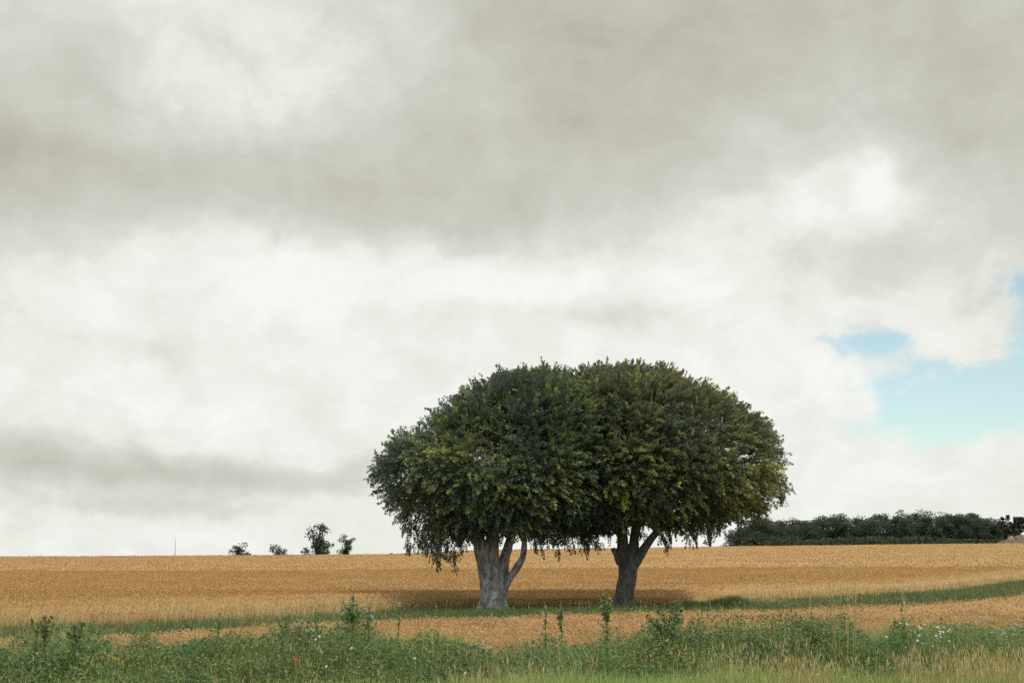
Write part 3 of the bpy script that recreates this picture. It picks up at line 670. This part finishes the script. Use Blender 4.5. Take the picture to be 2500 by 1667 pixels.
crown('crown', tl, LEFT, YL, 1020, 12, M_beech_l, (.12, 0, .05),
      [(1010, 1306, 1.7, .16), (1045, 1312, 1.9, .20), (990, 1292, 1.2, .18), (945, 1272, 1.2, .12), (965, 1262, 1.0, .15), (1030, 1285, 1.5, .25), (1242, 1272, 1.3, .16), (1225, 1258, .9, .15), (1280, 1278, 1.5, .18), (1262, 1250, 1.2, .2),
       (1300, 1240, 1.0, .25), (1090, 1250, 1.2, .3), (1065, 1262, 1.2, .25), (1120, 1245, .9, .25), (1160, 1240, .9, .25), (1185, 1240, .8, .2), (1215, 1240, .8, .2), (975, 1280, 1.2, .2), (1010, 1270, 1.3, .3)], 3.1,
      [(1000, 1000, .5), (960, 1190, .75), (1165, 960, .5), (1120, 1050, .55), (1240, 905, .4), (1200, 1180, .45), (890, 1040, .5), (1030, 1230, .6), (1160, 1010, .35), (905, 1080, .35), (1080, 1140, .35)], at(1200, 1290, YL).z,
      [(850, 1128), (880, 1165), (915, 1232), (950, 1258), (1000, 1262), (1045, 1258), (1075, 1245), (1100, 1230), (1150, 1225), (1190, 1232), (1215, 1242), (1250, 1252), (1290, 1238), (1320, 1224), (1430, 1210)],
      [(848, 1125), (856, 1062), (884, 1006), (940, 972), (1000, 944), (1030, 918), (1060, 893), (1110, 866), (1150, 848), (1200, 840), (1280, 835), (1320, 856), (1430, 900)])
# right beech
b1 = at(1518, 1487, YRt); b1.z = float(terr(b1.x, YRt))
tr_ = empty('beech_tree', b1, 'taller rounded beech on the right with olive and rusty leaves and a dark curved trunk', 'tree', 'pair of beeches in front of the wheat field')
tub = [[(1512, 1504, 31, 0), (1516, 1478, 24, 0), (1526, 1440, 23, 0), (1533, 1400, 23, 0), (1530, 1368, 22, 0), (1521, 1335, 15, 0), (1518, 1290, 12, 0), (1500, 1200, 8, .3), (1470, 1060, 4, .5)],
       [(1535, 1500, 16, -.2), (1530, 1470, 14, 0), (1535, 1420, 17, .1), (1540, 1375, 19, .1), (1546, 1335, 13, .2), (1552, 1290, 11, .3), (1570, 1200, 8, .6), (1590, 1040, 4, .8)],
       [(1545, 1388, 12, 0), (1558, 1362, 12, -.1), (1573, 1338, 11, -.2), (1592, 1312, 9.5, -.4), (1620, 1284, 8, -.7), (1680, 1230, 5, -1), (1760, 1180, 2.5, -1.2)],
       [(1515, 1375, 12, 0), (1504, 1352, 6.5, 0), (1496, 1338, 5.5, 0)],
       [(1496, 1506, 13, -.5), (1508, 1480, 12, -.2), (1520, 1450, 12, 0)], [(1520, 1500, 22, .6), (1527, 1450, 20, .4), (1530, 1390, 18, .3)]]
tub += limbs(YRt, (1520, 1310, 0), [(1380, 1240, -2), (1360, 1100, 1), (1420, 980, 2), (1400, 1150, 4)]) + limbs(YRt, (1552, 1290, .3), [(1700, 1060, -2), (1620, 960, 3), (1800, 1120, 1), (1540, 940, 0)])
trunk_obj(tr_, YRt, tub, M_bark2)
crown('crown', tr_, RIGHT, YRt, 1360, 12, M_beech_r, (.42, 0, .08),
      [(1340, 1290, 1.5, .14), (1345, 1262, 1.2, .2), (1315, 1268, 1.0, .18), (1400, 1250, 1.0, .25), (1375, 1262, .9, .15), (1545, 1268, 1.0, .16), (1520, 1250, .9, .2), (1575, 1258, .9, .18), (1600, 1240, .9, .2), (1480, 1240, .8, .25),
       (1440, 1232, .8, .25), (1650, 1235, .9, .2), (1690, 1215, .9, .2), (1740, 1195, .8, .2), (1785, 1165, .7, .15), (1290, 1255, .9, .2), (1420, 1240, .8, .2), (1350, 1240, 1.2, .25), (1620, 1232, 1.0, .22)], 9.4,
      [(1635, 970, .6), (1450, 915, .4), (1560, 930, .45), (1600, 1150, .5),  (1655, 1040, .6), (1720, 1120, .4), (1710, 1185, .4), (1590, 990, .3), (1760, 1060, .4), (1520, 1170, .35), (1690, 1060, .4)], at(1500, 1270, YRt).z,
      [(1190, 1205), (1320, 1226), (1345, 1240), (1390, 1224), (1415, 1205), (1440, 1200), (1475, 1204), (1505, 1208), (1530, 1222), (1560, 1232), (1610, 1222), (1660, 1220), (1700, 1202), (1750, 1185), (1785, 1160), (1810, 1110)],
      [(1180, 960), (1200, 915), (1250, 884), (1305, 854), (1370, 831), (1440, 825), (1500, 828), (1567, 850), (1640, 880), (1690, 914), (1745, 960), (1788, 1020), (1806, 1058), (1812, 1100)])

# far trees -------------------------------------------------------------
def far_tree(name, label, group, px, Y, wpx, top, mat=M_far_leaf, bark=M_twig, shape='round', n=900, leaf=.38, lopsided=0, cat='tree', clumps=16, cut=.0):
    """a broad tree whose crown spans wpx photo pixels and tops out at photo row `top`"""
    x = (px - 1250) / (FPX * 1.0154) * Y; zg = float(terr(x, Y)); zt = at(px, top - 3, Y).z; H = zt - zg; rw = wpx * .5 * Y / FPX
    t_ = empty(name, (x, Y, zg), label, cat, group)
    mb = MB(); mb.tube([(0, 0, -.2), (rw * .04, 0, H * .3), (0, rw * .05, H * .7)], [rw * .11 + .06, rw * .075 + .05, .05], 7)
    cl = []
    for k in range(clumps):
        a = random.uniform(0, 6.28); u_ = random.random()
        if shape == 'round': zz = .30 + .60 * u_; rr = rw * .80 * math.sqrt(max(.04, 1 - ((zz - .52) / .50) ** 2))
        elif shape == 'low': zz = .12 + .75 * u_; rr = rw * .85 * math.sqrt(max(.05, 1 - (zz / 1.0) ** 2))
        else: zz = .25 + .68 * u_; rr = rw * random.uniform(.45, .85)
        r_ = rr * math.sqrt(random.random()); cl.append((r_ * math.cos(a) + lopsided * rw * (zz - .5), r_ * math.sin(a) * .9, zz * H, rw * random.uniform(.20, .34)))
    for c in cl:
        mb.tube([(0, 0, H * .25), (c[0] * .5, c[1] * .5, (c[2] + H * .35) * .5), c[:3]], [rw * .05, rw * .03, .03], 5)
    mb.build('trunk', bark, t_)
    mb = MB(); per = max(20, n // clumps)
    for c in cl:
        d = nrmz(rng.normal(size=(per, 3))) * (rng.random(per) ** .4)[:, None]
        P = np.array(c[:3]) + d * c[3] * np.array([1.15, 1.15, .85])
        leafcards(mb, P, leaf * rng.uniform(.6, 1.3, per), np.clip(rng.normal(.45, .15, per) + random.gauss(0, .1), 0, 1), 0, .3, .7)
    mb.build('crown', mat, t_)
    return t_
GR = 'scattered trees beyond the ridge'
far_tree('distant_tree', 'small dark bushy tree on the ridge, first to the right of the mast', GR, 580, 330, 66, 1322, shape='low', n=2200, leaf=.36, clumps=30)
far_tree('distant_tree', 'small rounded tree on the ridge between the dark bushy one and the tallest one', GR, 676, 340, 60, 1324, shape='low', n=1800, leaf=.34, clumps=28)
far_tree('distant_tree', 'tallest of the distant ridge trees with a ragged drooping crown', GR, 773, 330, 88, 1278, shape='tall', n=2300, leaf=.46, clumps=34, lopsided=.1)
far_tree('distant_tree', 'thin pale low tree against the left side of the tallest ridge tree', GR, 740, 332, 46, 1328, M_far_red, shape='low', n=550, leaf=.30, clumps=16)
far_tree('distant_tree', 'slender ridge tree with a branch reaching left, right of the tallest one', GR, 842, 330, 54, 1304, shape='tall', n=1400, leaf=.36, clumps=24, lopsided=.2)
far_tree('distant_bush', 'tiny dark bush peeping over the ridge just left of the big trees', GR, 955, 330, 24, 1342, shape='low', n=300, leaf=.4, clumps=8, cat='bush')
far_tree('distant_tree', 'tree on the ridge whose thin trunk shows under the right beech', GR, 1735, 300, 70, 1222, shape='tall', n=1500, leaf=.34, clumps=20)
# the wood on the right: individual trees in ranks
WG = 'trees of the dark wood beyond the wheat'
TOP = [(1790, 1285), (1850, 1262), (1890, 1262), (1920, 1280), (1955, 1270), (2000, 1264), (2030, 1258), (2070, 1262), (2110, 1256), (2160, 1258), (2200, 1252), (2260, 1250), (2300, 1252), (2360, 1248), (2410, 1258), (2450, 1270), (2480, 1262), (2520, 1258)]
woodl = 'dark leafy tree in the front rank of the wood, right behind the wheat'
k = 0
for px in range(1805, 2445, 29):
    for rank, (dy, dt) in enumerate(((0, 9), (14, 0))):
        pxx = px + random.uniform(-8, 8) + rank * 14; tp = float(interp(TOP, pxx)) - 6 + dt + random.uniform(-7, 9)
        lab = woodl if rank == 0 else 'dark tree of the rear rank whose top shows over the front trees of the wood'
        if k == 0: lab = 'rounded tree at the left end of the wood, just past the right beech'; tp = 1290
        far_tree('wood_tree', lab, WG, pxx, 282 + dy + random.uniform(-3, 3), random.uniform(64, 112), tp, shape='low', n=4600, leaf=.30, clumps=30, mat=M_far_leaf)
        k += 1
far_tree('wood_tree', 'broad rounded tree with a pale green side near the left end of the wood', WG, 1862, 276, 118, 1256, shape='low', n=8000, leaf=.30, clumps=60)
far_tree('wood_tree', 'thin topped dull purplish tree at the right end of the wood', WG, 2464, 276, 36, 1256, M_far_red, shape='tall', n=500, leaf=.45, clumps=16)
far_tree('wood_tree', 'tall dull tree cut by the right edge of the picture', WG, 2496, 280, 60, 1254, M_far_red, shape='low', n=1700, leaf=.5, clumps=24)
far_tree('wood_bush', 'pale green bush beside the heap at the right edge', None, 2490, 270, 26, 1284, M_far_pale, shape='low', n=900, leaf=.40, clumps=12, cat='bush')
# scrub filling the foot of the wood
mb = MB(); n_ = 26000
px = rng.uniform(1800, 2475, n_); y = rng.uniform(272, 300, n_); x = (px - 1250) / (FPX * 1.0154) * y
z = terr(x, y) + rng.random(n_) * (2.0 + 1.6 * vn(x, y, .2)) * np.clip((px - 1795) / 25, 0, 1)
leafcards(mb, np.stack([x, y, z], 1), rng.uniform(.3, .6, n_), np.clip(rng.normal(.35, .15, n_), 0, 1), 0, .3, .7)
tag(mb.build('undergrowth', M_far_leaf), 'dark undergrowth closing the foot of the wood behind the wheat', 'undergrowth', kind='stuff')

# heap at the right edge
hp = at(2478, 1330, 266); zg = float(terr(hp.x, 266)) - .2
mb = MB(); nx, ny = 60, 24; V = []
for i in range(nx):
    for j in range(ny):
        u_, v_ = i / (nx - 1) * 2 - 1, j / (ny - 1) * 2 - 1
        r_ = max(0, 1 - (abs(u_) ** 1.7 + abs(v_) ** 1.7)); hgt = 2.05 * r_ ** .75 * (1 + .30 * u_) + .35 * float(vn(u_ * 4, v_ * 4, 2)) * min(1, r_ * 3)
        V.append((u_ * 5.6 + 1.4, v_ * 3.5, hgt))
I = (np.arange(nx - 1)[:, None] * ny + np.arange(ny - 1)[None]); mb.add(V, np.stack([I, I + ny, I + ny + 1, I + 1], -1).reshape(-1, 4))
m, t = material('manure_and_straw'); pos = t.node('ShaderNodeTexCoord').outputs['Object']
c = t.ramp(t.noise(pos, 1.6, 6, .7, .6), [(.36, (.075, .062, .052)), (.5, (.17, .13, .10)), (.66, (.33, .27, .21))]); finish(m, t, c, .95, .1, 0, t.noise(pos, 4, 5), .8, .2)
o = mb.build('straw_heap', m, smooth=True); o.location = (hp.x, 266, zg + .55)
tag(o, 'grey brown heap of old straw at the edge of the field by the wood', 'heap')

# mast
ms = at(427, 1360, 420); mh = at(427, 1309, 420).z; zg = float(terr(ms.x, 420))
me_ = empty('radio_mast', (ms.x, 420, zg), 'very thin pale mast standing alone beyond the ridge', 'mast')
mb = MB(); mb.tube([(0, 0, 0), (0, 0, (mh - zg) * .9), (0, 0, mh - zg)], [.10, .085, .03], 8); mb.build('pole', M_mast, me_)
mb = MB()
for k in range(3):
    a = k * 2.094
    mb.tube([(math.cos(a) * 2.2, math.sin(a) * 2.2, 0), (0, 0, (mh - zg) * .8)], [.012, .012], 4)
mb.build('guy_wire', M_mast, me_)

# ------------------------------------------------------------------ single plants of the verge
def ground_pt(px, Y):
    x = (px - 1250) / (FPX * 1.0154) * Y; return Vector((x, Y, float(terr(x, Y))))
def fluff(r, n=60, mat_t=.5):
    q = MB(); d = nrmz(rng.normal(size=(n, 3)) + np.array([0, 0, .6])); s_ = nrmz(np.cross(d, rng.normal(size=(n, 3))))
    L = r * rng.uniform(.6, 1.1, n)[:, None]
    q.cards(np.stack([d * L * .1, d * L * .7 + s_ * L * .16, d * L, d * L * .7 - s_ * L * .16], 1), np.full(n, mat_t)); return q
def shift(q, off):
    q.v = [v + np.array(off, dtype=np.float32) for v in q.v]; return q
def weed_plant(name, label, px, Y, top, width=.22, leafd=1.0, leafm=M_weed, stemm=M_stem_g, nbr=6, heads_=(), headmat=M_fluff, hr=.03, cat='plant', group=None, fork=.35, leaf=.055, leafbase=.0, lean=0, headname='seed_head', hn=60):
    """stem with branches, leaves along them, and heads at branch tips. heads_: list of photo (px, py) for heads, else one at each tip"""
    g0 = ground_pt(px, Y); H = at(px, top, Y).z - g0.z
    e_ = empty(name, g0, label, cat, group)
    st = MB(); lv = MB(); tips = []
    main = [(0, 0, 0), (lean * .2, 0, H * .4), (lean * .6, .01, H * .75), (lean, 0, H)]
    st.tube(main, [.011, .009, .006, .004], 6); tips.append(Vector(main[-1]))
    segs = [(Vector(main[i]), Vector(main[i + 1])) for i in range(3)]
    tg = [(Vector((at(a, b_, Y) - g0))) for a, b_ in heads_]
    for k in range(max(nbr, len(tg))):
        if k < len(tg): tip = tg[k]; z = max(H * .25, tip.z - random.uniform(.15, .4)); tip.y += random.uniform(-.1, .1)
        else:
            z = H * random.uniform(fork, .85); a = random.uniform(0, 6.28); l_ = width * random.uniform(.5, 1.0)
            tip = Vector((math.cos(a) * l_ + lean * z / H, math.sin(a) * l_, min(H, z + random.uniform(.08, .28))))
        root = Vector((lean * z / H * .8, 0, z)); mid = (root + tip) / 2 + Vector((tip.x - root.x, tip.y - root.y, 0)) * .15 - Vector((0, 0, .02))
        st.tube([root, mid, tip], [.006, .0045, .003], 5); tips.append(tip); segs += [(root, mid), (mid, tip)]
    st.build('stem', stemm, e_)
    nl = int(200 * leafd * H)
    if nl > 3:
        lens = np.array([(b_ - a).length for a, b_ in segs]); ch = rng.choice(len(segs), nl, p=lens / lens.sum()); C = []
        for i in ch:
            a, b_ = segs[i]; q = a.lerp(b_, random.random()); wz = .35 + 2.6 * (1 - q.z / H) ** 1.3; C.append((q.x + random.gauss(0, width * .22 * wz), q.y + random.gauss(0, width * .22 * wz), max(.03, q.z + random.gauss(0, .02) - leafbase)))
        leafcards(lv, np.array(C), leaf * rng.uniform(.6, 1.9, nl), np.clip(rng.normal(.6, .22, nl), 0, 1), 0, .2, .30)
        lv.build('foliage', leafm, e_)
    use = tg if tg else tips
    if headmat:
        for p_ in use:
            shift(fluff(hr * random.uniform(.8, 1.25), hn), p_).build(headname, headmat, e_)
    return e_
THG = 'tall weeds standing out of the verge'
weed_plant('thistle', 'tallest bushy thistle with white down, left of the beeches', 862, 23, 1457, .32, 2.4, nbr=16, group=THG,
           heads_=[(863, 1458), (870, 1473), (846, 1482), (852, 1487), (849, 1495), (838, 1498), (858, 1470), (840, 1470)], hr=.035)
weed_plant('thistle', 'spreading thistle with white downy heads at the right of the tallest thistle', 902, 23.4, 1476, .30, 1.0, nbr=9, group=THG,
           heads_=[(892, 1477), (893, 1487), (897, 1492), (909, 1490), (899, 1504), (908, 1506), (910, 1513)], hr=.032)
weed_plant('thistle', 'brownish thistle gone to seed, left of the tallest thistle', 735, 22.6, 1511, .22, .7, leafm=M_weed, stemm=M_stem_b, nbr=8, group=THG,
           heads_=[(724, 1513), (732, 1516), (742, 1522), (728, 1526), (760, 1535), (766, 1537), (746, 1541), (718, 1530)], hr=.028)
weed_plant('thistle', 'slim upright thistle with pale seed heads in front of the right beech trunk', 1478, 22.5, 1452, .15, 1.5, nbr=9, group=THG, lean=.04,
           heads_=[(1474, 1454), (1466, 1463), (1484, 1461), (1488, 1459), (1493, 1466), (1482, 1470), (1489, 1476), (1468, 1480)], headmat=M_cream, hr=.024, leaf=.06)
weed_plant('sorrel', 'brown forked plant with knobbly heads near the left edge', 113, 21.5, 1504, .18, 1.0, leafm=M_weed, stemm=M_stem_b, nbr=9, group=THG,
           heads_=[(124, 1505), (128, 1508), (112, 1508), (109, 1516), (122, 1514), (116, 1521), (130, 1525), (107, 1527), (118, 1532)], headmat=M_head, hr=.03)
weed_plant('tall_weed', 'narrow green spike just left of the brown forked plant', 90, 21.6, 1512, .10, 0.8, nbr=4, lean=.04, headmat=None, group=THG)
weed_plant('burdock', 'leafy weed with round dark green heads on long stalks near the left edge', 185, 21.6, 1524, .26, 1.1, nbr=9, group=THG, leaf=.085,
           heads_=[(202, 1524), (207, 1524), (184, 1529), (171, 1535)], headmat=M_weed, hr=.035)
weed_plant('tall_weed', 'pointed green weed spire against the grass strip, between left edge and tallest thistle', 530, 22.5, 1498, .20, 1.3, nbr=9, lean=.05, headmat=None, group=THG, leaf=.05)
weed_plant('tall_weed', 'leafy green spire beside the white flowers toward the right', 2205, 24.5, 1472, .22, 1.6, nbr=11, lean=-.04, headmat=None, group=THG, leaf=.07)
weed_plant('tall_weed', 'dark narrow weed just left of the tall straw stalks', 1988, 23.5, 1492, .22, 1.6, nbr=9, lean=-.06, headmat=None, group=THG, leaf=.06)
weed_plant('willowherb', 'seeding weed with cream specks in front of the gap between the beeches', 1370, 24, 1478, .10, .8, nbr=6, group=THG,
           heads_=[(1368, 1478), (1371, 1484), (1366, 1490), (1372, 1494), (1358, 1483), (1362, 1496)], headmat=M_cream, hr=.018)
weed_plant('thistle', 'thin thistle with one white head left of the cream specked weed', 1332, 24, 1479, .06, .4, nbr=2, group=THG, heads_=[(1332, 1480)], hr=.030)
weed_plant('thistle', 'thin thistle with white tuft seen against the wheat left of the left trunk', 974, 24, 1474, .08, .5, nbr=3, group=THG, heads_=[(974, 1474), (974, 1479)], hr=.026)
weed_plant('thistle', 'low thistle with two white tufts beyond the brownish thistle', 700, 24, 1496, .12, .6, nbr=3, group=THG, heads_=[(697, 1501), (709, 1494)], hr=.026)
weed_plant('thistle', 'low thistle with white tufts just left of the tallest thistle', 775, 24, 1492, .12, .6, nbr=3, group=THG, heads_=[(767, 1494), (781, 1491), (753, 1504)], hr=.024)
weed_plant('bramble', 'large dark green bush with brown heads in front of the right beech', 1620, 23.3, 1497, .50, 9.0, stemm=M_stem_b, nbr=22, group=THG, leaf=.055, fork=.2, cat='bush',
           heads_=[(1606, 1492), (1590, 1511), (1633, 1516), (1640, 1518), (1646, 1512), (1660, 1512), (1626, 1530), (1663, 1491), (1684, 1543), (1604, 1512), (1640, 1491), (1580, 1502)], headmat=M_head, hr=.030)
weed_plant('thistle', 'pinkish topped thistle between the dark bush and the grass strip', 1652, 24.5, 1462, .10, 1.2, nbr=5, group=THG, heads_=[(1650, 1463), (1655, 1484), (1664, 1489), (1640, 1478)], headmat=M_head, hr=.022)
# tall straw stalks
for i, (px, tp, Y, ln, lb) in enumerate([(2035, 1357, 23, 0, 'tallest straw coloured grass stalk rising in front of the wheat, right of the trees'),
                                    (2052, 1376, 23.2, .10, 'second tallest straw stalk, leaning just right of the tallest'),
                                    (2026, 1398, 23.1, -.03, 'bent straw stalk close on the left of the tallest one'),
                                    (2068, 1396, 23.3, .05, 'pale feathery stalk in the middle of the tall straw cluster'),
                                    (2081, 1388, 23.0, .03, 'pale feathery stalk left of the outermost stalk in the straw cluster'),
                                    (2088, 1394, 23.2, .06, 'outermost pale stalk on the right of the straw cluster'),
                                    (2072, 1410, 22.9, .12, 'short leaning stalk at the right foot of the straw cluster'),
                                    (1978, 1418, 23.5, .0, 'lone thin stalk left of the tall straw cluster'),
                                    (2207, 1438, 24.0, -.10, 'thin leaning stalk above the leafy spire toward the right'),
                                    (1202, 1492, 22, -.03, 'pale blade standing on the strip in front of the left trunk')]):
    g0 = ground_pt(px - ln * 100, Y); H = at(px, tp, Y).z - g0.z
    e_ = empty('grass_stalk', g0, lb, 'grass stalk', 'tall single stalks over the verge')
    st = MB(); pts = [(0, 0, 0), (ln * .2, 0, H * .35), (ln * .55, 0, H * .7), (ln, 0, H * .97)]
    st.tube(pts, [.007, .0065, .005, .003], 6); st.build('stem', M_straw if i != 2 else M_stem_b, e_)
    hd = MB(); nn = 60; z = rng.uniform(.74 if i not in (3, 4, 5) else .6, 1.0, nn); C = np.stack([ln * z ** 1.6 + rng.normal(0, .010, nn), rng.normal(0, .010, nn), H * z], 1)
    leafcards(hd, C, rng.uniform(.02, .05, nn), rng.uniform(.2, 1, nn), 0, -.5, .25); hd.build('seed_head', M_dry, e_)
    if i in (0, 1, 3):
        lf = MB(); x0 = np.zeros(7); blades(lf, x0, x0, H * rng.uniform(.2, .55, 7), rng.uniform(.2, .35, 7), np.full(7, .012), rng.uniform(.3, .9, 7), rng.uniform(.2, .8, 7)); lf.build('leaf', M_dry, e_)
# flowers
def flower(name, label, group, px, py, Y, kind, size=.026, cat='flower'):
    g0 = ground_pt(px, Y); p_ = at(px, py, Y); H = max(.12, p_.z - g0.z)
    e_ = empty(name, g0, label, cat, group)
    st = MB(); st.tube([(0, 0, 0), (random.uniform(-.02, .02), .01, H * .5), (0, 0, H)], [.004, .0035, .003], 5); st.build('stem', M_stem_g, e_)
    pe = MB(); size *= .72; n_ = {'daisy': 12, 'poppy': 5, 'yellow': 12, 'umbel': 46}[kind]
    tilt = Vector((random.uniform(-.3, .3), -.75, .65)).normalized(); ax = tilt.cross(Vector((1, 0, 0))).normalized(); ay = tilt.cross(ax)
    if kind == 'umbel':
        a = rng.uniform(0, 6.28, n_); r_ = size * np.sqrt(rng.random(n_))
        C = np.stack([np.cos(a) * r_, np.sin(a) * r_, H + rng.normal(0, .006, n_) - r_ * .2], 1)
        leafcards(pe, C, np.full(n_, size * .38), np.full(n_, .5), 0, .5, .8); pe.build('floret_cluster', M_white, e_)
        return e_
    Q = []
    for k in range(n_):
        a = 6.283 * k / n_ + random.uniform(-.1, .1); d = ax * math.cos(a) + ay * math.sin(a); s_ = ay * math.cos(a) - ax * math.sin(a)
        cup = .45 if kind == 'poppy' else .12; wd2 = .75 if kind == 'poppy' else .26; c0 = Vector((0, 0, H))
        Q.append([c0, c0 + d * size * .65 + s_ * size * wd2 + tilt * size * cup * .5, c0 + d * size * random.uniform(.9, 1.1) + tilt * size * cup, c0 + d * size * .65 - s_ * size * wd2 + tilt * size * cup * .5])
    pe.cards(np.array([[tuple(v) for v in q] for q in Q]), np.full(n_, .5)); pe.build('petals', {'daisy': M_white, 'poppy': M_red, 'yellow': M_yel}[kind], e_)
    ce = MB(); r_ = size * .28
    ce.tube([Vector((0, 0, H)) + tilt * .002, Vector((0, 0, H)) + tilt * (.004 + r_ * .5)], [r_, r_ * .6], 8); ce.build('centre', M_dark if kind == 'poppy' else M_yel, e_)
    return e_
flower('poppy', 'single red poppy in the dark weeds left of the tallest thistle', None, 727, 1611, 20.6, 'poppy', .036)
for i, (px, py, lb) in enumerate([(861, 1581, 'lone white daisy right below the tallest thistle'), (800, 1626, 'white daisy low in the weeds below the tallest thistle'), (1014, 1606, 'single white flower midway between the tallest thistle and the left trunk'),
                                  (782, 1553, 'upper of two small white flowers beside the brownish thistle'), (773, 1560, 'lower of two small white flowers beside the brownish thistle'),
                                  (1137, 1642, 'white seed clock in the near grass below the left trunk'), (98, 1594, 'tiny white flower in the dark weeds near the left edge')]):
    flower('white_flower', lb, 'scattered white flowers in the verge', px, py, 20.3 if py > 1600 else 21.8, 'daisy', .030)
for i, (px, py) in enumerate([(1160, 1553), (1164, 1571), (1170, 1577), (1188, 1580), (1197, 1580), (1160, 1586), (1153, 1573), (1176, 1580)]):
    flower('white_flower', 'small flat white umbel in the patch below the left beech trunk', 'white umbels below the left trunk', px, py, 21.6, 'umbel', .032)
for i, (px, py) in enumerate([(2230, 1542), (2240, 1528), (2244, 1533), (2254, 1524), (2262, 1516), (2281, 1551), (2284, 1558), (2291, 1541), (2291, 1547), (2292, 1554), (2298, 1542), (2310, 1540), (2314, 1536), (2312, 1564), (2235, 1563), (2247, 1570), (2240, 1550), (2272, 1576), (2195, 1521), (2211, 1523), (2160, 1554), (2300, 1530), (2286, 1530)]):
    flower('white_flower', 'small white daisy in the thick patch at the right of the verge', 'white daisies on the right of the verge', px, py, 23.2 + random.uniform(-.4, .4), 'daisy', random.uniform(.022, .036))
for i, (px, py) in enumerate([(2483, 1523), (2494, 1522), (2478, 1524), (2468, 1531), (2472, 1536), (2436, 1534), (2444, 1537), (2446, 1544), (2440, 1548), (2417, 1542), (2472, 1547), (2392, 1505), (2402, 1507), (2366, 1504), (2386, 1503), (2408, 1506), (2487, 1527), (2475, 1522)]):
    flower('cow_parsley', 'flat white umbel flower near the right edge of the picture', 'white umbels at the right edge', px, py, 23.8 + random.uniform(-.3, .3), 'umbel', random.uniform(.034, .055), cat='wildflower')
for i, (px, py) in enumerate([(254, 1590), (263, 1593), (272, 1600), (270, 1606), (281, 1603), (286, 1605), (290, 1608), (297, 1607), (275, 1612), (309, 1623), (306, 1615), (297, 1612), (281, 1596)]):
    flower('ragwort', 'small yellow ragwort flower in the cluster among weeds on the left', 'yellow ragwort cluster on the left', px, py, 20.8 + random.uniform(-.2, .2), 'yellow', random.uniform(.014, .022), cat='wildflower')
flower('yellow_flower', 'lone yellow dandelion in the dry grass at the bottom edge', 'yellow flowers in the dry grass', 1990, 1645, 19.4, 'yellow', .030)
flower('yellow_flower', 'wide yellow flower in the dry grass near the right edge', 'yellow flowers in the dry grass', 2404, 1612, 20.6, 'yellow', .034)
